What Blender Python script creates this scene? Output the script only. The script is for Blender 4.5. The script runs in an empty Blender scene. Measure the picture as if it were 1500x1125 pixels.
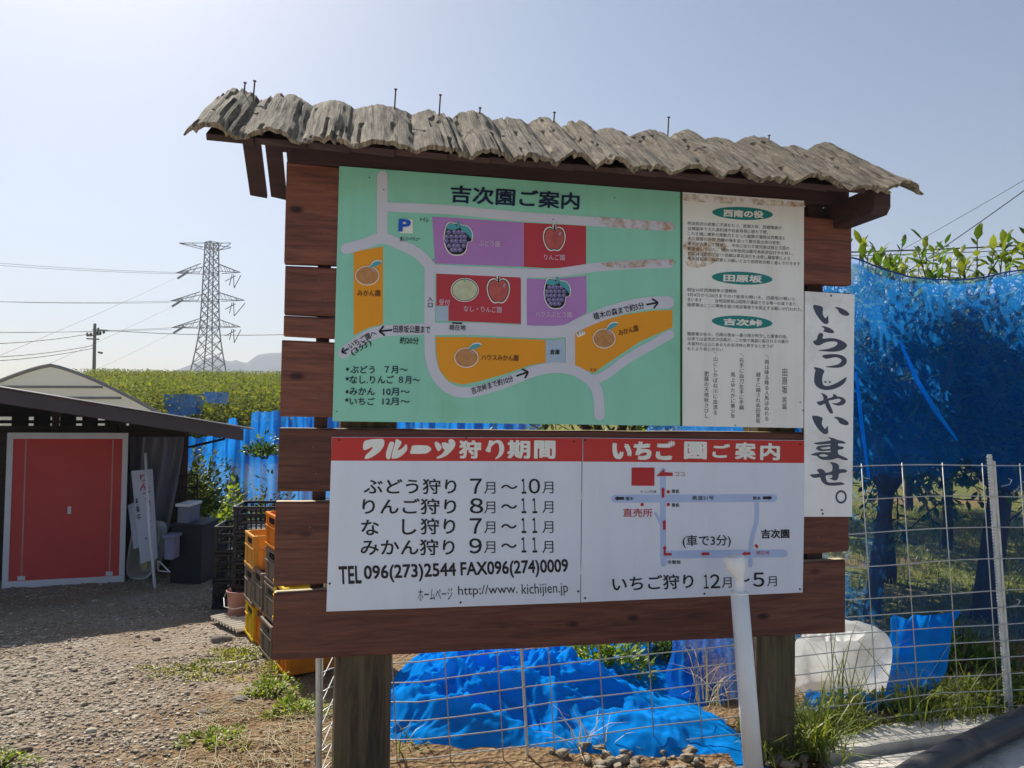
import bpy, bmesh, math, random
import numpy as np
from mathutils import Vector, Matrix, noise
R = math.radians
random.seed(7); RS = np.random.RandomState(11)
SC = bpy.context.scene
COL = SC.collection

# ------------------------------------------------------------------ camera, sky, sun, exposure
F_PX, PITCH, ROLL, EYE = 1083.0, R(1.849), R(0.886), 1.36      # all in pixels of the 1500 px wide photograph
fwd = Vector((0, math.cos(PITCH), math.sin(PITCH)))
u0 = Vector((0, -math.sin(PITCH), math.cos(PITCH)))
x0 = Vector((1, 0, 0))
cr = x0*math.cos(ROLL) + u0*math.sin(ROLL)
cu = -x0*math.sin(ROLL) + u0*math.cos(ROLL)
CAMP = Vector((0, 0, EYE))
cam_d = bpy.data.cameras.new('camera'); cam = bpy.data.objects.new('camera', cam_d); COL.objects.link(cam)
cam_d.sensor_width = 36; cam_d.lens = F_PX/1500*36; cam_d.clip_start = .05; cam_d.clip_end = 6000
cam.matrix_world = Matrix(((cr.x, cu.x, -fwd.x, 0), (cr.y, cu.y, -fwd.y, 0), (cr.z, cu.z, -fwd.z, EYE), (0, 0, 0, 1)))
SC.camera = cam
SUN_AZ, SUN_EL = R(-33), R(43)          # to the left of the view direction, behind the board
W = bpy.data.worlds.new('World'); SC.world = W; W.use_nodes = True
wn, wl = W.node_tree.nodes, W.node_tree.links
bg = wn['Background']; sky = wn.new('ShaderNodeTexSky'); sky.sky_type = 'NISHITA'; sky.sun_disc = False
sky.sun_elevation = SUN_EL; sky.sun_rotation = SUN_AZ
sky.air_density = 1.0; sky.dust_density = 1.0; sky.ozone_density = 1.0; sky.altitude = 0
wl.new(sky.outputs[0], bg.inputs[0]); bg.inputs[1].default_value = .068
sun_d = bpy.data.lights.new('sun', 'SUN'); sun_d.energy = 5.0; sun_d.angle = R(.6); sun_d.color = (1, .93, .82)
sun = bpy.data.objects.new('sun', sun_d); COL.objects.link(sun)
SUNV = Vector((math.sin(SUN_AZ)*math.cos(SUN_EL), math.cos(SUN_AZ)*math.cos(SUN_EL), math.sin(SUN_EL)))
sun.rotation_euler = SUNV.to_track_quat('Z', 'Y').to_euler(); sun.location = SUNV*30
SC.view_settings.view_transform = 'Standard'; SC.view_settings.look = 'None'
SC.view_settings.exposure = 0.62; SC.view_settings.gamma = 1
try:
    SC.cycles.transparent_max_bounces = 24; SC.cycles.max_bounces = 8
except Exception: pass

# ------------------------------------------------------------------ where a point of the photograph lies in the place
def ray(px, py): return fwd + cr*((px-750)/F_PX) + cu*((562.5-py)/F_PX)
def P(px, py, Y):
    d = ray(px, py); return CAMP + d*(Y/d.y)
def sstep(a, b, x):
    t = min(1, max(0, (x-a)/(b-a))); return t*t*(3-2*t)
def gz(x, y):                            # height of the terrain
    s = 1 - sstep(-1.3, .6, x)
    z = -.08*s*min(max(y-3, 0), 6.5)
    if y > 11: z += .056*(min(y, 62)-11) if x < 6 else .05*(min(y, 62)-11)
    if y > 62: z -= min(.05*(y-62), 5)
    return z
def G(px, py):
    d = ray(px, py); t = 1.0
    for i in range(4000):
        p = CAMP + d*t
        if p.z <= gz(p.x, p.y): break
        t += .01
    p = CAMP + d*t; p.z = gz(p.x, p.y); return p
O = Vector((-.617, 2.559, 0)); YAW = R(11.242)
du = Vector((math.cos(YAW), math.sin(YAW), 0)); dn = Vector((-math.sin(YAW), math.cos(YAW), 0))
def S(px, py, off=0.):                   # board coordinates (along, up) on the plane `off` behind the board fronts
    d = ray(px, py); t = (O + dn*off - CAMP).dot(dn)/d.dot(dn)
    p = CAMP + d*t; return ((p-O).dot(du), p.z)

# ------------------------------------------------------------------ object helpers
def tag(o, label=None, cat=None, group=None, kind=None):
    if label: o['label'] = label
    if cat: o['category'] = cat
    if group: o['group'] = group
    if kind: o['kind'] = kind
    return o
def empty(name, loc=(0, 0, 0), rz=0, **k):
    o = bpy.data.objects.new(name, None); COL.objects.link(o); o.location = loc; o.rotation_euler = (0, 0, rz)
    o.empty_display_size = .1
    return tag(o, **k)
class MB:
    def __init__(s): s.v = []; s.f = []; s.m = []
    def add(s, vs, fs, m=0):
        b = len(s.v); s.v += [tuple(v) for v in vs]; s.f += [tuple(b+i for i in f) for f in fs]; s.m += [m]*len(fs); return s
    def box(s, c, d, rot=None, m=0):
        vs = [Vector((x*d[0]/2, y*d[1]/2, z*d[2]/2)) for x in (-1, 1) for y in (-1, 1) for z in (-1, 1)]
        if rot is not None: vs = [rot @ v for v in vs]
        c = Vector(c)
        return s.add([v+c for v in vs], [(0, 1, 3, 2), (4, 6, 7, 5), (0, 4, 5, 1), (2, 3, 7, 6), (0, 2, 6, 4), (1, 5, 7, 3)], m)
    def tube(s, pts, r, n=8, cap=True, m=0):
        pts = [Vector(p) for p in pts]; rs = r if isinstance(r, (list, tuple)) else [r]*len(pts)
        vs = []; up = None
        for i, p in enumerate(pts):
            t = (pts[min(i+1, len(pts)-1)]-pts[max(i-1, 0)]).normalized()
            if up is None:
                up = t.orthogonal().normalized()
            else:
                up = (up - t*up.dot(t))
                up = up.normalized() if up.length > 1e-6 else t.orthogonal().normalized()
            w = t.cross(up)
            for k in range(n):
                a = 2*math.pi*k/n; vs.append(p + (up*math.cos(a)+w*math.sin(a))*rs[i])
        fs = []
        for i in range(len(pts)-1):
            for k in range(n):
                a = i*n+k; b = i*n+(k+1) % n; fs.append((a, b, b+n, a+n))
        if cap: fs.append(tuple(range(n-1, -1, -1))); fs.append(tuple((len(pts)-1)*n+k for k in range(n)))
        return s.add(vs, fs, m)
    def grid(s, fn, nu, nv, m=0):
        vs = [fn(i/nu, j/nv) for j in range(nv+1) for i in range(nu+1)]
        fs = [(j*(nu+1)+i, j*(nu+1)+i+1, (j+1)*(nu+1)+i+1, (j+1)*(nu+1)+i) for j in range(nv) for i in range(nu)]
        return s.add(vs, fs, m)
    def build(s, name, mats, parent=None, bevel=0, smooth=False, seg=2):
        me = bpy.data.meshes.new(name); me.from_pydata(s.v, [], s.f)
        mats = mats if isinstance(mats, (list, tuple)) else [mats]
        for m in mats: me.materials.append(m)
        if len(mats) > 1: me.polygons.foreach_set('material_index', s.m)
        bm = bmesh.new(); bm.from_mesh(me)
        bmesh.ops.recalc_face_normals(bm, faces=bm.faces)
        if bevel:
            es = [e for e in bm.edges if len(e.link_faces) == 2 and e.calc_face_angle(0) > .5]
            bmesh.ops.bevel(bm, geom=es, offset=bevel, segments=seg, affect='EDGES', profile=.6, clamp_overlap=True)
        bm.to_mesh(me); bm.free()
        if smooth: me.polygons.foreach_set('use_smooth', [True]*len(me.polygons))
        me.update()
        o = bpy.data.objects.new(name, me); COL.objects.link(o)
        if parent is not None: o.parent = parent
        return o
def npmesh(name, verts, faces, mats, parent=None, smooth=False):
    """verts (N,3) array, faces (M,k) array"""
    me = bpy.data.meshes.new(name); verts = np.asarray(verts, dtype=np.float32); faces = np.asarray(faces, dtype=np.int32)
    me.vertices.add(len(verts)); me.vertices.foreach_set('co', verts.ravel())
    k = faces.shape[1]; me.loops.add(faces.size); me.polygons.add(len(faces))
    me.polygons.foreach_set('loop_start', np.arange(0, faces.size, k, dtype=np.int32))
    me.loops.foreach_set('vertex_index', faces.ravel())
    for m in (mats if isinstance(mats, (list, tuple)) else [mats]): me.materials.append(m)
    me.update(calc_edges=True); me.validate()
    if smooth: me.polygons.foreach_set('use_smooth', [True]*len(me.polygons))
    o = bpy.data.objects.new(name, me); COL.objects.link(o)
    if parent is not None: o.parent = parent
    return o
def copy_tree(o, parent=None):
    c = o.copy(); COL.objects.link(c); c.parent = parent
    for ch in list(o.children): copy_tree(ch, c)
    return c

# ------------------------------------------------------------------ materials
def srgb(r, g, b):
    f = lambda c: (c/255/12.92) if c <= 10.3 else ((c/255+.055)/1.055)**2.4
    return (f(r), f(g), f(b))
def newmat(name):
    m = bpy.data.materials.new(name); m.use_nodes = True
    n, l = m.node_tree.nodes, m.node_tree.links
    return m, n, l, n['Principled BSDF']
def coords(n, l, scale=(1, 1, 1), kind='Object', rot=(0, 0, 0)):
    tc = n.new('ShaderNodeTexCoord'); mp = n.new('ShaderNodeMapping'); mp.inputs['Scale'].default_value = scale
    mp.inputs['Rotation'].default_value = rot
    l.new(tc.outputs[kind], mp.inputs[0]); return mp.outputs[0]
def nz(n, l, v, scale, detail=4, rough=.55, dist=0):
    t = n.new('ShaderNodeTexNoise'); t.inputs['Scale'].default_value = scale; t.inputs['Detail'].default_value = detail
    t.inputs['Roughness'].default_value = rough; t.inputs['Distortion'].default_value = dist
    l.new(v, t.inputs['Vector']); return t.outputs[0]
def ramp(n, l, f, stops):
    r = n.new('ShaderNodeValToRGB'); e = r.color_ramp.elements
    while len(e) < len(stops): e.new(.5)
    for i, (p, c) in enumerate(stops):
        e[i].position = p; e[i].color = (*c, 1) if len(c) == 3 else c
    l.new(f, r.inputs[0]); return r.outputs[0]
def mixc(n, l, fac, a, b, mode='MIX'):
    m = n.new('ShaderNodeMix'); m.data_type = 'RGBA'; m.blend_type = mode
    for sock, v in ((m.inputs[0], fac), (m.inputs[6], a), (m.inputs[7], b)):
        if hasattr(v, 'links') or hasattr(v, 'is_output'): l.new(v, sock)
        elif isinstance(v, (int, float)): sock.default_value = v
        else: sock.default_value = (*v, 1)
    return m.outputs[2]
def bumpn(n, l, p, h, strength, dist=.01):
    b = n.new('ShaderNodeBump'); b.inputs['Strength'].default_value = strength; b.inputs['Distance'].default_value = dist
    l.new(h, b.inputs['Height']); l.new(b.outputs[0], p.inputs['Normal'])
def M(name, col, rough=.6, var=.15, scale=6, bump=0, bscale=60, bdist=.004, stretch=(1, 1, 1), metal=0, spec=.4, dirt=None, dscale=3, dlo=.55, dhi=.75):
    m, n, l, p = newmat(name); v = coords(n, l, stretch)
    f = nz(n, l, v, scale)
    c = ramp(n, l, f, [(.25, tuple(x*(1-var) for x in col)), (.75, tuple(min(1, x*(1+var)) for x in col))])
    if dirt:
        v2 = coords(n, l); d = ramp(n, l, nz(n, l, v2, dscale, 6, .65), [(dlo, (0, 0, 0)), (dhi, (1, 1, 1))])
        c = mixc(n, l, d, c, dirt)
    l.new(c, p.inputs['Base Color']); p.inputs['Roughness'].default_value = rough; p.inputs['Metallic'].default_value = metal
    p.inputs['Specular IOR Level'].default_value = spec
    if bump: bumpn(n, l, p, nz(n, l, v, bscale, 5), bump, bdist)
    return m
def leafmat(name, a, b, trans=.45, ro=.45, sp=.4):
    m, n, l, p = newmat(name); g = n.new('ShaderNodeNewGeometry')
    c = ramp(n, l, g.outputs['Random Per Island'], [(0, a), (1, b)])
    n.remove(p); df = n.new('ShaderNodeBsdfPrincipled'); df.inputs['Roughness'].default_value = ro; df.inputs['Specular IOR Level'].default_value = sp
    tr = n.new('ShaderNodeBsdfTranslucent'); mx = n.new('ShaderNodeMixShader'); mx.inputs[0].default_value = trans
    c2 = mixc(n, l, 1.0, c, (1.5, 1.5, .55), 'MULTIPLY')
    l.new(c, df.inputs['Base Color']); l.new(c2, tr.inputs[0])
    l.new(df.outputs[0], mx.inputs[1]); l.new(tr.outputs[0], mx.inputs[2]); l.new(mx.outputs[0], n['Material Output'].inputs[0]); return m
def netmat(name, col, lo, hi, scale=(1, 1, 1), ns=2.0, tcol=None, trans=.5):
    """woven netting: part open holes, part blue thread that scatters and lets light through; lo..hi is how dense the weave lies"""
    m, n, l, p = newmat(name); n.remove(p)
    v = coords(n, l, scale)
    fac = ramp(n, l, nz(n, l, v, ns, 5, .6, .6), [(.32, (lo,)*3), (.68, (hi,)*3)])
    tp = n.new('ShaderNodeBsdfTransparent'); df = n.new('ShaderNodeBsdfDiffuse'); tr = n.new('ShaderNodeBsdfTranslucent')
    cc = ramp(n, l, nz(n, l, coords(n, l, (1, 1, 1)), 9, 6, .65), [(.3, tuple(x*.72 for x in col)), (.6, col), (.8, (col[0]+.03, min(1, col[1]+.08), min(1, col[2]*1.0)))])
    l.new(cc, df.inputs[0]); tr.inputs[0].default_value = (*(tcol or col), 1)
    a = n.new('ShaderNodeMixShader'); a.inputs[0].default_value = trans; l.new(df.outputs[0], a.inputs[1]); l.new(tr.outputs[0], a.inputs[2])
    b = n.new('ShaderNodeMixShader'); l.new(fac, b.inputs[0]); l.new(tp.outputs[0], b.inputs[1]); l.new(a.outputs[0], b.inputs[2])
    l.new(b.outputs[0], n['Material Output'].inputs[0]); return m

def wood_red(name, base, dark, light):
    m, n, l, p = newmat(name)
    v = coords(n, l, (1.2, 6, 16)); g1 = nz(n, l, v, 2.2, 8, .62, 1.2)
    v2 = coords(n, l, (6, 20, 90)); g2 = nz(n, l, v2, 1.5, 4, .6, .3)
    c = ramp(n, l, g1, [(.28, dark), (.5, base), (.72, light)])
    c = mixc(n, l, ramp(n, l, g2, [(.45, (0, 0, 0)), (.65, (.35, .35, .35))]), c, dark)
    vv = coords(n, l, (4.2, 4, 8)); vo = n.new('ShaderNodeTexVoronoi'); vo.inputs['Scale'].default_value = 1.0; l.new(vv, vo.inputs['Vector'])
    kn = ramp(n, l, vo.outputs['Distance'], [(.05, (1, 1, 1)), (.14, (0, 0, 0))])
    c = mixc(n, l, kn, c, tuple(x*.35 for x in dark))
    ob = n.new('ShaderNodeObjectInfo'); mr = n.new('ShaderNodeMapRange'); mr.inputs[3].default_value = .68; mr.inputs[4].default_value = 1.28
    l.new(ob.outputs['Random'], mr.inputs[0]); cc = n.new('ShaderNodeCombineColor'); 
    for i in range(3): l.new(mr.outputs[0], cc.inputs[i])
    c = mixc(n, l, 1.0, c, cc.outputs[0], 'MULTIPLY')
    l.new(c, p.inputs['Base Color']); p.inputs['Roughness'].default_value = .62; p.inputs['Specular IOR Level'].default_value = .3
    bumpn(n, l, p, g2, .35, .004); return m
PLANK = wood_red('stained_plank', srgb(110, 66, 54), srgb(72, 46, 41), srgb(128, 84, 68))
PLANK_TOP = M('pale_top_wood', srgb(205, 190, 150), .8, .2, 4, .4, 30, .004, (2, 8, 20))  # paler wood colour for the top faces of the planks
DARKWOOD = M('dark_wood', srgb(62, 42, 40), .75, .3, 3, .4, 30, .004, (2, 6, 14))
POST = None
def post_mat():
    m, n, l, p = newmat('weathered_post'); v = coords(n, l, (14, 14, 1.2)); g = nz(n, l, v, 2, 8, .65, .8)
    c = ramp(n, l, g, [(.3, srgb(52, 42, 34)), (.55, srgb(98, 84, 66)), (.75, srgb(124, 108, 84))])
    v2 = coords(n, l, (3, 3, 2)); c = mixc(n, l, ramp(n, l, nz(n, l, v2, 2.5, 4), [(.45, (0, 0, 0)), (.7, (.75, .75, .75))]), c, srgb(84, 88, 50))
    l.new(c, p.inputs['Base Color']); p.inputs['Roughness'].default_value = .85; bumpn(n, l, p, g, .8, .012); return m
POST = post_mat()
def shingle_mat():
    m, n, l, p = newmat('weathered_bark_wood'); v = coords(n, l, (46, 3.4, 3.4)); g = nz(n, l, v, 2.2, 10, .72, .7)
    c = ramp(n, l, g, [(.37, srgb(40, 34, 32)), (.43, srgb(132, 118, 100)), (.58, srgb(186, 172, 148)), (.8, srgb(220, 208, 184))])
    v2 = coords(n, l, (1, 1, 1)); c = mixc(n, l, ramp(n, l, nz(n, l, v2, 5, 5, .65), [(.5, (0, 0, 0)), (.72, (.7, .7, .7))]), c, srgb(112, 100, 74))
    c = mixc(n, l, ramp(n, l, nz(n, l, v2, 14, 6, .7), [(.6, (0, 0, 0)), (.7, (.9, .9, .9))]), c, srgb(52, 46, 40))
    l.new(c, p.inputs['Base Color']); p.inputs['Roughness'].default_value = .9; bumpn(n, l, p, g, 1.0, .03); return m
SHINGLE = shingle_mat()
STEEL = M('galvanised_wire', srgb(190, 190, 186), .45, .15, 30, metal=.6)
STEELW = M('galvanised_post', srgb(205, 205, 202), .5, .15, 40, .5, 90, .003, metal=.35)
RUST = M('rusty_nail', srgb(96, 74, 62), .7, .3, 30)
BLACKDOT = M('screw_head', srgb(26, 22, 24), .5, .2)

# ------------------------------------------------------------------ printing on the boards
def smooth_closed(pts, k=4):
    n = len(pts); out = []
    for i in range(n):
        p0, p1, p2, p3 = (np.array(pts[(i+j) % n], float) for j in (-1, 0, 1, 2))
        for t in (j/k for j in range(k)):
            out.append(tuple(.5*((2*p1)+(p2-p0)*t+(2*p0-5*p1+4*p2-p3)*t*t+(3*p1-p0-3*p2+p3)*t**3)))
    return out
def smooth_open(pts, k=6):
    n = len(pts); out = []
    for i in range(n-1):
        p0, p1, p2, p3 = (np.array(pts[min(max(i+j, 0), n-1)], float) for j in (-1, 0, 1, 2))
        for t in (j/k for j in range(k)):
            out.append(tuple(.5*((2*p1)+(p2-p0)*t+(2*p0-5*p1+4*p2-p3)*t*t+(3*p1-p0-3*p2+p3)*t**3)))
    out.append(tuple(pts[-1])); return out
GLY = {}
def glyphs(s, off):
    if (s, off) in GLY: return GLY[(s, off)]
    c = bpy.data.curves.new('t', 'FONT'); c.body = s; c.size = 1; c.offset = off; c.resolution_u = 3
    o = bpy.data.objects.new('t', c); COL.objects.link(o)
    dg = bpy.context.evaluated_depsgraph_get(); dg.update()
    m = bpy.data.meshes.new_from_object(o.evaluated_get(dg))
    vs = np.array([v.co[:2] for v in m.vertices]); fs = [tuple(p.vertices) for p in m.polygons]
    bpy.data.objects.remove(o); bpy.data.curves.remove(c); bpy.data.meshes.remove(m)
    GLY[(s, off)] = (vs, fs); return vs, fs
class Ink:
    """flat printed marks of one colour on a board, `lay` layers proud of its front"""
    def __init__(s, lay=1): s.mb = MB(); s.y = -.0005*lay; s.n = 0; s.cut = []
    def poly(s, pts, smooth=0, raw=False):
        if smooth: pts = smooth_closed(pts, smooth)
        q = pts if raw else [S(*p) for p in pts]
        s.n += 1; y = s.y - .00004*(s.n % 8)
        me = bmesh.new(); vs = [me.verts.new((a, y, b)) for a, b in q]
        f = me.faces.new(vs); f.normal_update(); bmesh.ops.triangulate(me, faces=[f]); me.verts.index_update()
        s.mb.add([v.co[:] for v in me.verts], [tuple(v.index for v in f.verts) for f in me.faces]); me.free(); return s
    def stroke(s, pts, w, cap=True, smooth=True):
        pts = [np.array(p, float) for p in (smooth_open(pts) if smooth and len(pts) > 2 else pts)]
        L, Rr = [], []
        for i, p in enumerate(pts):
            t = pts[min(i+1, len(pts)-1)]-pts[max(i-1, 0)]; t = t/np.linalg.norm(t); nn = np.array([-t[1], t[0]])*w/2
            L.append(p+nn); Rr.append(p-nn)
        out = list(L)
        def capf(c, t):
            a0 = math.atan2(t[1], t[0])
            return [c + np.array([math.cos(a0+a), math.sin(a0+a)])*w/2 for a in (math.pi/2-math.pi*k/8 for k in range(1, 8))]
        t = pts[-1]-pts[-2]
        if cap: out += capf(pts[-1], t/np.linalg.norm(t))
        out += Rr[::-1]; t = pts[0]-pts[1]
        if cap: out += capf(pts[0], t/np.linalg.norm(t))
        return s.poly([tuple(p) for p in out])
    def ell(s, c, rx, ry, a=0, n=24):
        ca, sa = math.cos(a), math.sin(a)
        return s.poly([(c[0]+rx*math.cos(t)*ca-ry*math.sin(t)*sa, c[1]+rx*math.cos(t)*sa+ry*math.sin(t)*ca) for t in (2*math.pi*k/n for k in range(n))])
    def text(s, body, bl, br, h, off=.012):
        s.cut.append((len(s.mb.v), len(s.mb.f)))
        bold = max(0, off)*.8; vs, fs = glyphs(body, 0); lo, hi = vs.min(0), vs.max(0)
        d = np.array(br, float)-np.array(bl); d /= np.linalg.norm(d); up = np.array([d[1], -d[0]])*h
        A = np.array(S(*bl)); B = np.array(S(*br)); C = np.array(S(bl[0]+up[0], bl[1]+up[1]))
        for k, (sx, sy) in enumerate(((0, 0), (1, .7), (-1, -.7), (-.7, 1), (.7, -1)) if bold > .008 else ((0, 0),)):
            q = (vs+np.array([sx, sy])*bold-lo+bold)/(hi-lo+2*bold)
            w = A + q[:, :1]*(B-A) + q[:, 1:]*(C-A); s.n += 1; y = s.y - .00004*(s.n % 8)
            s.mb.add([(a, y, b) for a, b in w], fs)
        return s
    def column(s, body, top, bot, w, off=.012):
        s.cut.append((len(s.mb.v), len(s.mb.f))); n = len(body); A = np.array(top, float); B = np.array(bot, float)
        for i, ch in enumerate(body):
            if ch in ' \u3000': continue
            vs, fs = glyphs(ch, 0); c = A + (B-A)*(i+.5)/n; hh = (B-A)[1]/n
            C0 = np.array(S(*c)); X = np.array(S(c[0]+w, c[1]))-C0; Yv = np.array(S(c[0], c[1]-hh*.98))-C0
            q = vs - np.array([.5, .38]); wv = C0 + q[:, :1]*X + q[:, 1:]*Yv
            s.mb.add([(a, s.y, b) for a, b in wv], fs)
        return s
    def build(s, name, mat, parent):
        # every line of writing is a piece of its own
        cuts = sorted(set([(0, 0)]+s.cut+[(len(s.mb.v), len(s.mb.f))])); o = None
        for (v0, f0), (v1, f1) in zip(cuts, cuts[1:]):
            if f1 == f0: continue
            mb = MB(); mb.add(s.mb.v[v0:v1], [tuple(i-v0 for i in f) for f in s.mb.f[f0:f1]]); o = mb.build(name, mat, parent)
        return o
def streaked(m, k):
    # rain runs down the face of the board
    n, l = m.node_tree.nodes, m.node_tree.links; p = n['Principled BSDF']; src = p.inputs['Base Color'].links[0].from_socket
    f = ramp(n, l, nz(n, l, coords(n, l, (9, 1, .9)), 1.3, 6, .7), [(.48, (0, 0, 0)), (.8, (1, 1, 1))])
    g = ramp(n, l, nz(n, l, coords(n, l, (1, 1, 1)), 60, 3, .7), [(.66, (0, 0, 0)), (.74, (1, 1, 1))])
    dk_ = mixc(n, l, 1.0, src, (1-2*k, 1-2.2*k, 1-2.6*k), 'MULTIPLY'); c = mixc(n, l, f, src, dk_); c2 = mixc(n, l, 1.0, src, (1-2*k,)*3, 'MULTIPLY'); c = mixc(n, l, g, c, c2); l.new(c, p.inputs['Base Color'])
    rf = n.new('ShaderNodeMapRange'); rf.inputs[3].default_value = .3; rf.inputs[4].default_value = .6; l.new(f, rf.inputs[0]); l.new(rf.outputs[0], p.inputs['Roughness']); return m
def stainmat(name, c, sc_):
    m, n, l, p = newmat(name); p.inputs['Base Color'].default_value = (*c, 1); p.inputs['Roughness'].default_value = .6
    f = ramp(n, l, nz(n, l, coords(n, l, (1, 1, 1)), sc_, 6, .65), [(.42, (0, 0, 0)), (.74, (.8, .8, .8))])
    t = n.new('ShaderNodeBsdfTransparent'); mx = n.new('ShaderNodeMixShader'); l.new(f, mx.inputs[0]); l.new(t.outputs[0], mx.inputs[1]); l.new(p.outputs[0], mx.inputs[2]); l.new(mx.outputs[0], n['Material Output'].inputs[0]); return m
STAIN = stainmat('rust_stain', srgb(196, 146, 84), 26)
def inkmat(name, c, var=.06, rough=.5): return M(name, srgb(*c), rough, var, 9, spec=.35)
NAVY = inkmat('navy_ink', (22, 32, 66)); BLACK = inkmat('black_ink', (24, 26, 36)); WHITE = inkmat('white_ink', (226, 226, 222))
RED = M('red_header_paint', srgb(186, 44, 40), .42, .06, 5)
ROAD = M('road_paint', srgb(198, 200, 214), .5, .05, 5, dirt=srgb(184, 150, 104), dscale=2.6, dlo=.6, dhi=.85)
ORANGE = M('orange_field_paint', srgb(226, 150, 22), .5, .08, 3); PURPLE = M('purple_field_paint', srgb(172, 122, 188), .5, .1, 4)
CRIMSON = M('crimson_field_paint', srgb(178, 52, 64), .5, .08, 4)
GREEN = streaked(M('green_board_paint', srgb(138, 204, 182), .45, .08, 2.2, dirt=srgb(122, 184, 148), dscale=1.6), .05)
PANEL = streaked(M('white_board_paint', srgb(214, 220, 236), .4, .04, 3, dirt=srgb(192, 194, 198), dscale=2.2, dlo=.62, dhi=.95), .04)
AGED = streaked(M('aged_board_paint', srgb(230, 230, 228), .5, .05, 3, dirt=srgb(186, 160, 116), dscale=5.5, dlo=.66, dhi=.9), .06)
WELC = streaked(M('welcome_board_paint', srgb(236, 238, 240), .4, .04, 3, dirt=srgb(200, 200, 194), dscale=3), .04)
TEAL = inkmat('teal_ink', (30, 128, 128)); DGREEN = inkmat('dark_green_trim', (14, 78, 40)); BROWN = inkmat('brown_ink', (86, 44, 26))
SLATE = inkmat('slate_ink', (70, 78, 98)); LROAD = inkmat('pale_blue_road', (172, 190, 228)); REDINK = inkmat('red_ink', (178, 40, 46))
PALE = inkmat('pale_ink', (212, 196, 216)); BLUE = inkmat('parking_blue', (28, 84, 190)); GREY = inkmat('grey_ink', (96, 92, 96))
STORY = inkmat('faded_black_ink', (62, 62, 70)); STORE = inkmat('storehouse_blue', (164, 184, 206)); GRAPE = inkmat('grape_ink', (112, 104, 152), .2); GRAPEL = inkmat('grape_light_ink', (160, 152, 190))
LEAFI = inkmat('leaf_ink', (78, 158, 170)); APPLE = M('apple_ink', srgb(176, 84, 78), .5, .25, 30); PEAR = M('pear_ink', srgb(186, 192, 160), .5, .15, 60)
MIKAN = M('mandarin_ink', srgb(180, 128, 78), .5, .2, 70)

# ------------------------------------------------------------------ the notice board
SIGN = empty('notice_board', O, YAW, label='brown plank notice board with bark roof, green map, white season panels and vertical greeting', cat='notice board')
def plank(quad, y0=.008, th=.042, mat=None):
    (xl, tl, bl_), (xr, tr, br_) = quad
    n = 26; mb = MB(); sd = random.random()*50
    uL, zt0 = S(xl, tl, y0); _, zb0 = S(xl, bl_, y0); uR, zt1 = S(xr, tr, y0); _, zb1 = S(xr, br_, y0)
    prof = []
    for i in range(n+1):
        t = i/n; u = uL+(uR-uL)*t
        zt = zt0+(zt1-zt0)*t + .0025*noise.noise((u*5, sd, 0)); zb = zb0+(zb1-zb0)*t + .0025*noise.noise((u*5, sd, 9)); b = .006
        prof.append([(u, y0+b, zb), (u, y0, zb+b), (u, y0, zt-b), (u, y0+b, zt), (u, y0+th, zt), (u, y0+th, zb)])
    vs = [v for p in prof for v in p]; fs = []; ms = []
    for i in range(n):
        for k in range(6):
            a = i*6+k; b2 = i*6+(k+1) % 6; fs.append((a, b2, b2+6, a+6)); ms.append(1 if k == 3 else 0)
    fs.append(tuple(range(6))); fs.append(tuple(n*6+k for k in range(5, -1, -1))); ms += [0, 0]
    mb.v = vs; mb.f = fs; mb.m = ms
    return mb.build('plank', [PLANK, PLANK_TOP], SIGN)
PL = [((420, 236, 385), (1247, 323, 418)), ((418, 389, 460), (1247, 429, 500)), ((416, 461.5, 492), (1246, 501.5, 530)),
      ((413, 498, 610), (1247, 535, 622)), ((409, 627, 720), (1246, 634, 722)), ((404, 735, 860), (1243, 727, 808)), ((401, 869, 968), (1238, 820, 927))]
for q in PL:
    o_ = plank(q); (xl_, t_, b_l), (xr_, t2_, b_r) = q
    for px_, f_ in ((xl_+50, .3), (xl_+54, .72), (xr_-48, .28), (xr_-45, .74)):
        py_ = (t_+(b_l-t_)*f_) if px_ < 800 else (t2_+(b_r-t2_)*f_)
        a_, z_ = S(px_, py_, .008); MB().tube([(a_, .0068, z_), (a_, .012, z_)], [.0042, .0045], 8).build('nail', RUST, o_)
# posts behind the planks, thin battens, header
def post(xa, xb, ztop, seed):
    ua = S(xa, 1000, .06)[0]; ub = S(xb, 1000, .06)[0]; mb = MB(); n = 14; w = ub-ua; d = min(w, .17); rings = []
    K = 20
    for i in range(n+1):
        z = -.25+(ztop+.25)*i/n
        for k in range(K):
            a = 2*math.pi*k/K; c, s_ = math.cos(a), math.sin(a); e = 4
            r = 1/((abs(c)**e+abs(s_)**e)**(1/e)); jx = .006*noise.noise((c*3, s_*3+seed, z*2))
            if abs(((a/math.tau*K+seed) % 7)) < .5: jx -= .006
            rings.append(((ua+ub)/2 + c*r*(w/2+jx), .052+d/2+s_*r*(d/2+jx), z))
    fs = [(i*K+k, i*K+(k+1) % K, (i+1)*K+(k+1) % K, (i+1)*K+k) for i in range(n) for k in range(K)]
    fs.append(tuple(n*K+k for k in range(K))); mb.add(rings, fs)
    return mb.build('post', POST, SIGN)
post(488, 574, 2.15, 0); post(1110, 1169, 2.15, 5)
for xa, xb in ((465, 484), (1183, 1206)):
    a = S(xa, 400, .052)[0]; b = S(xb, 400, .052)[0]
    MB().box(((a+b)/2, .075, 1.35), (b-a, .045, 1.7)).build('batten', DARKWOOD, SIGN, bevel=.004)

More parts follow.
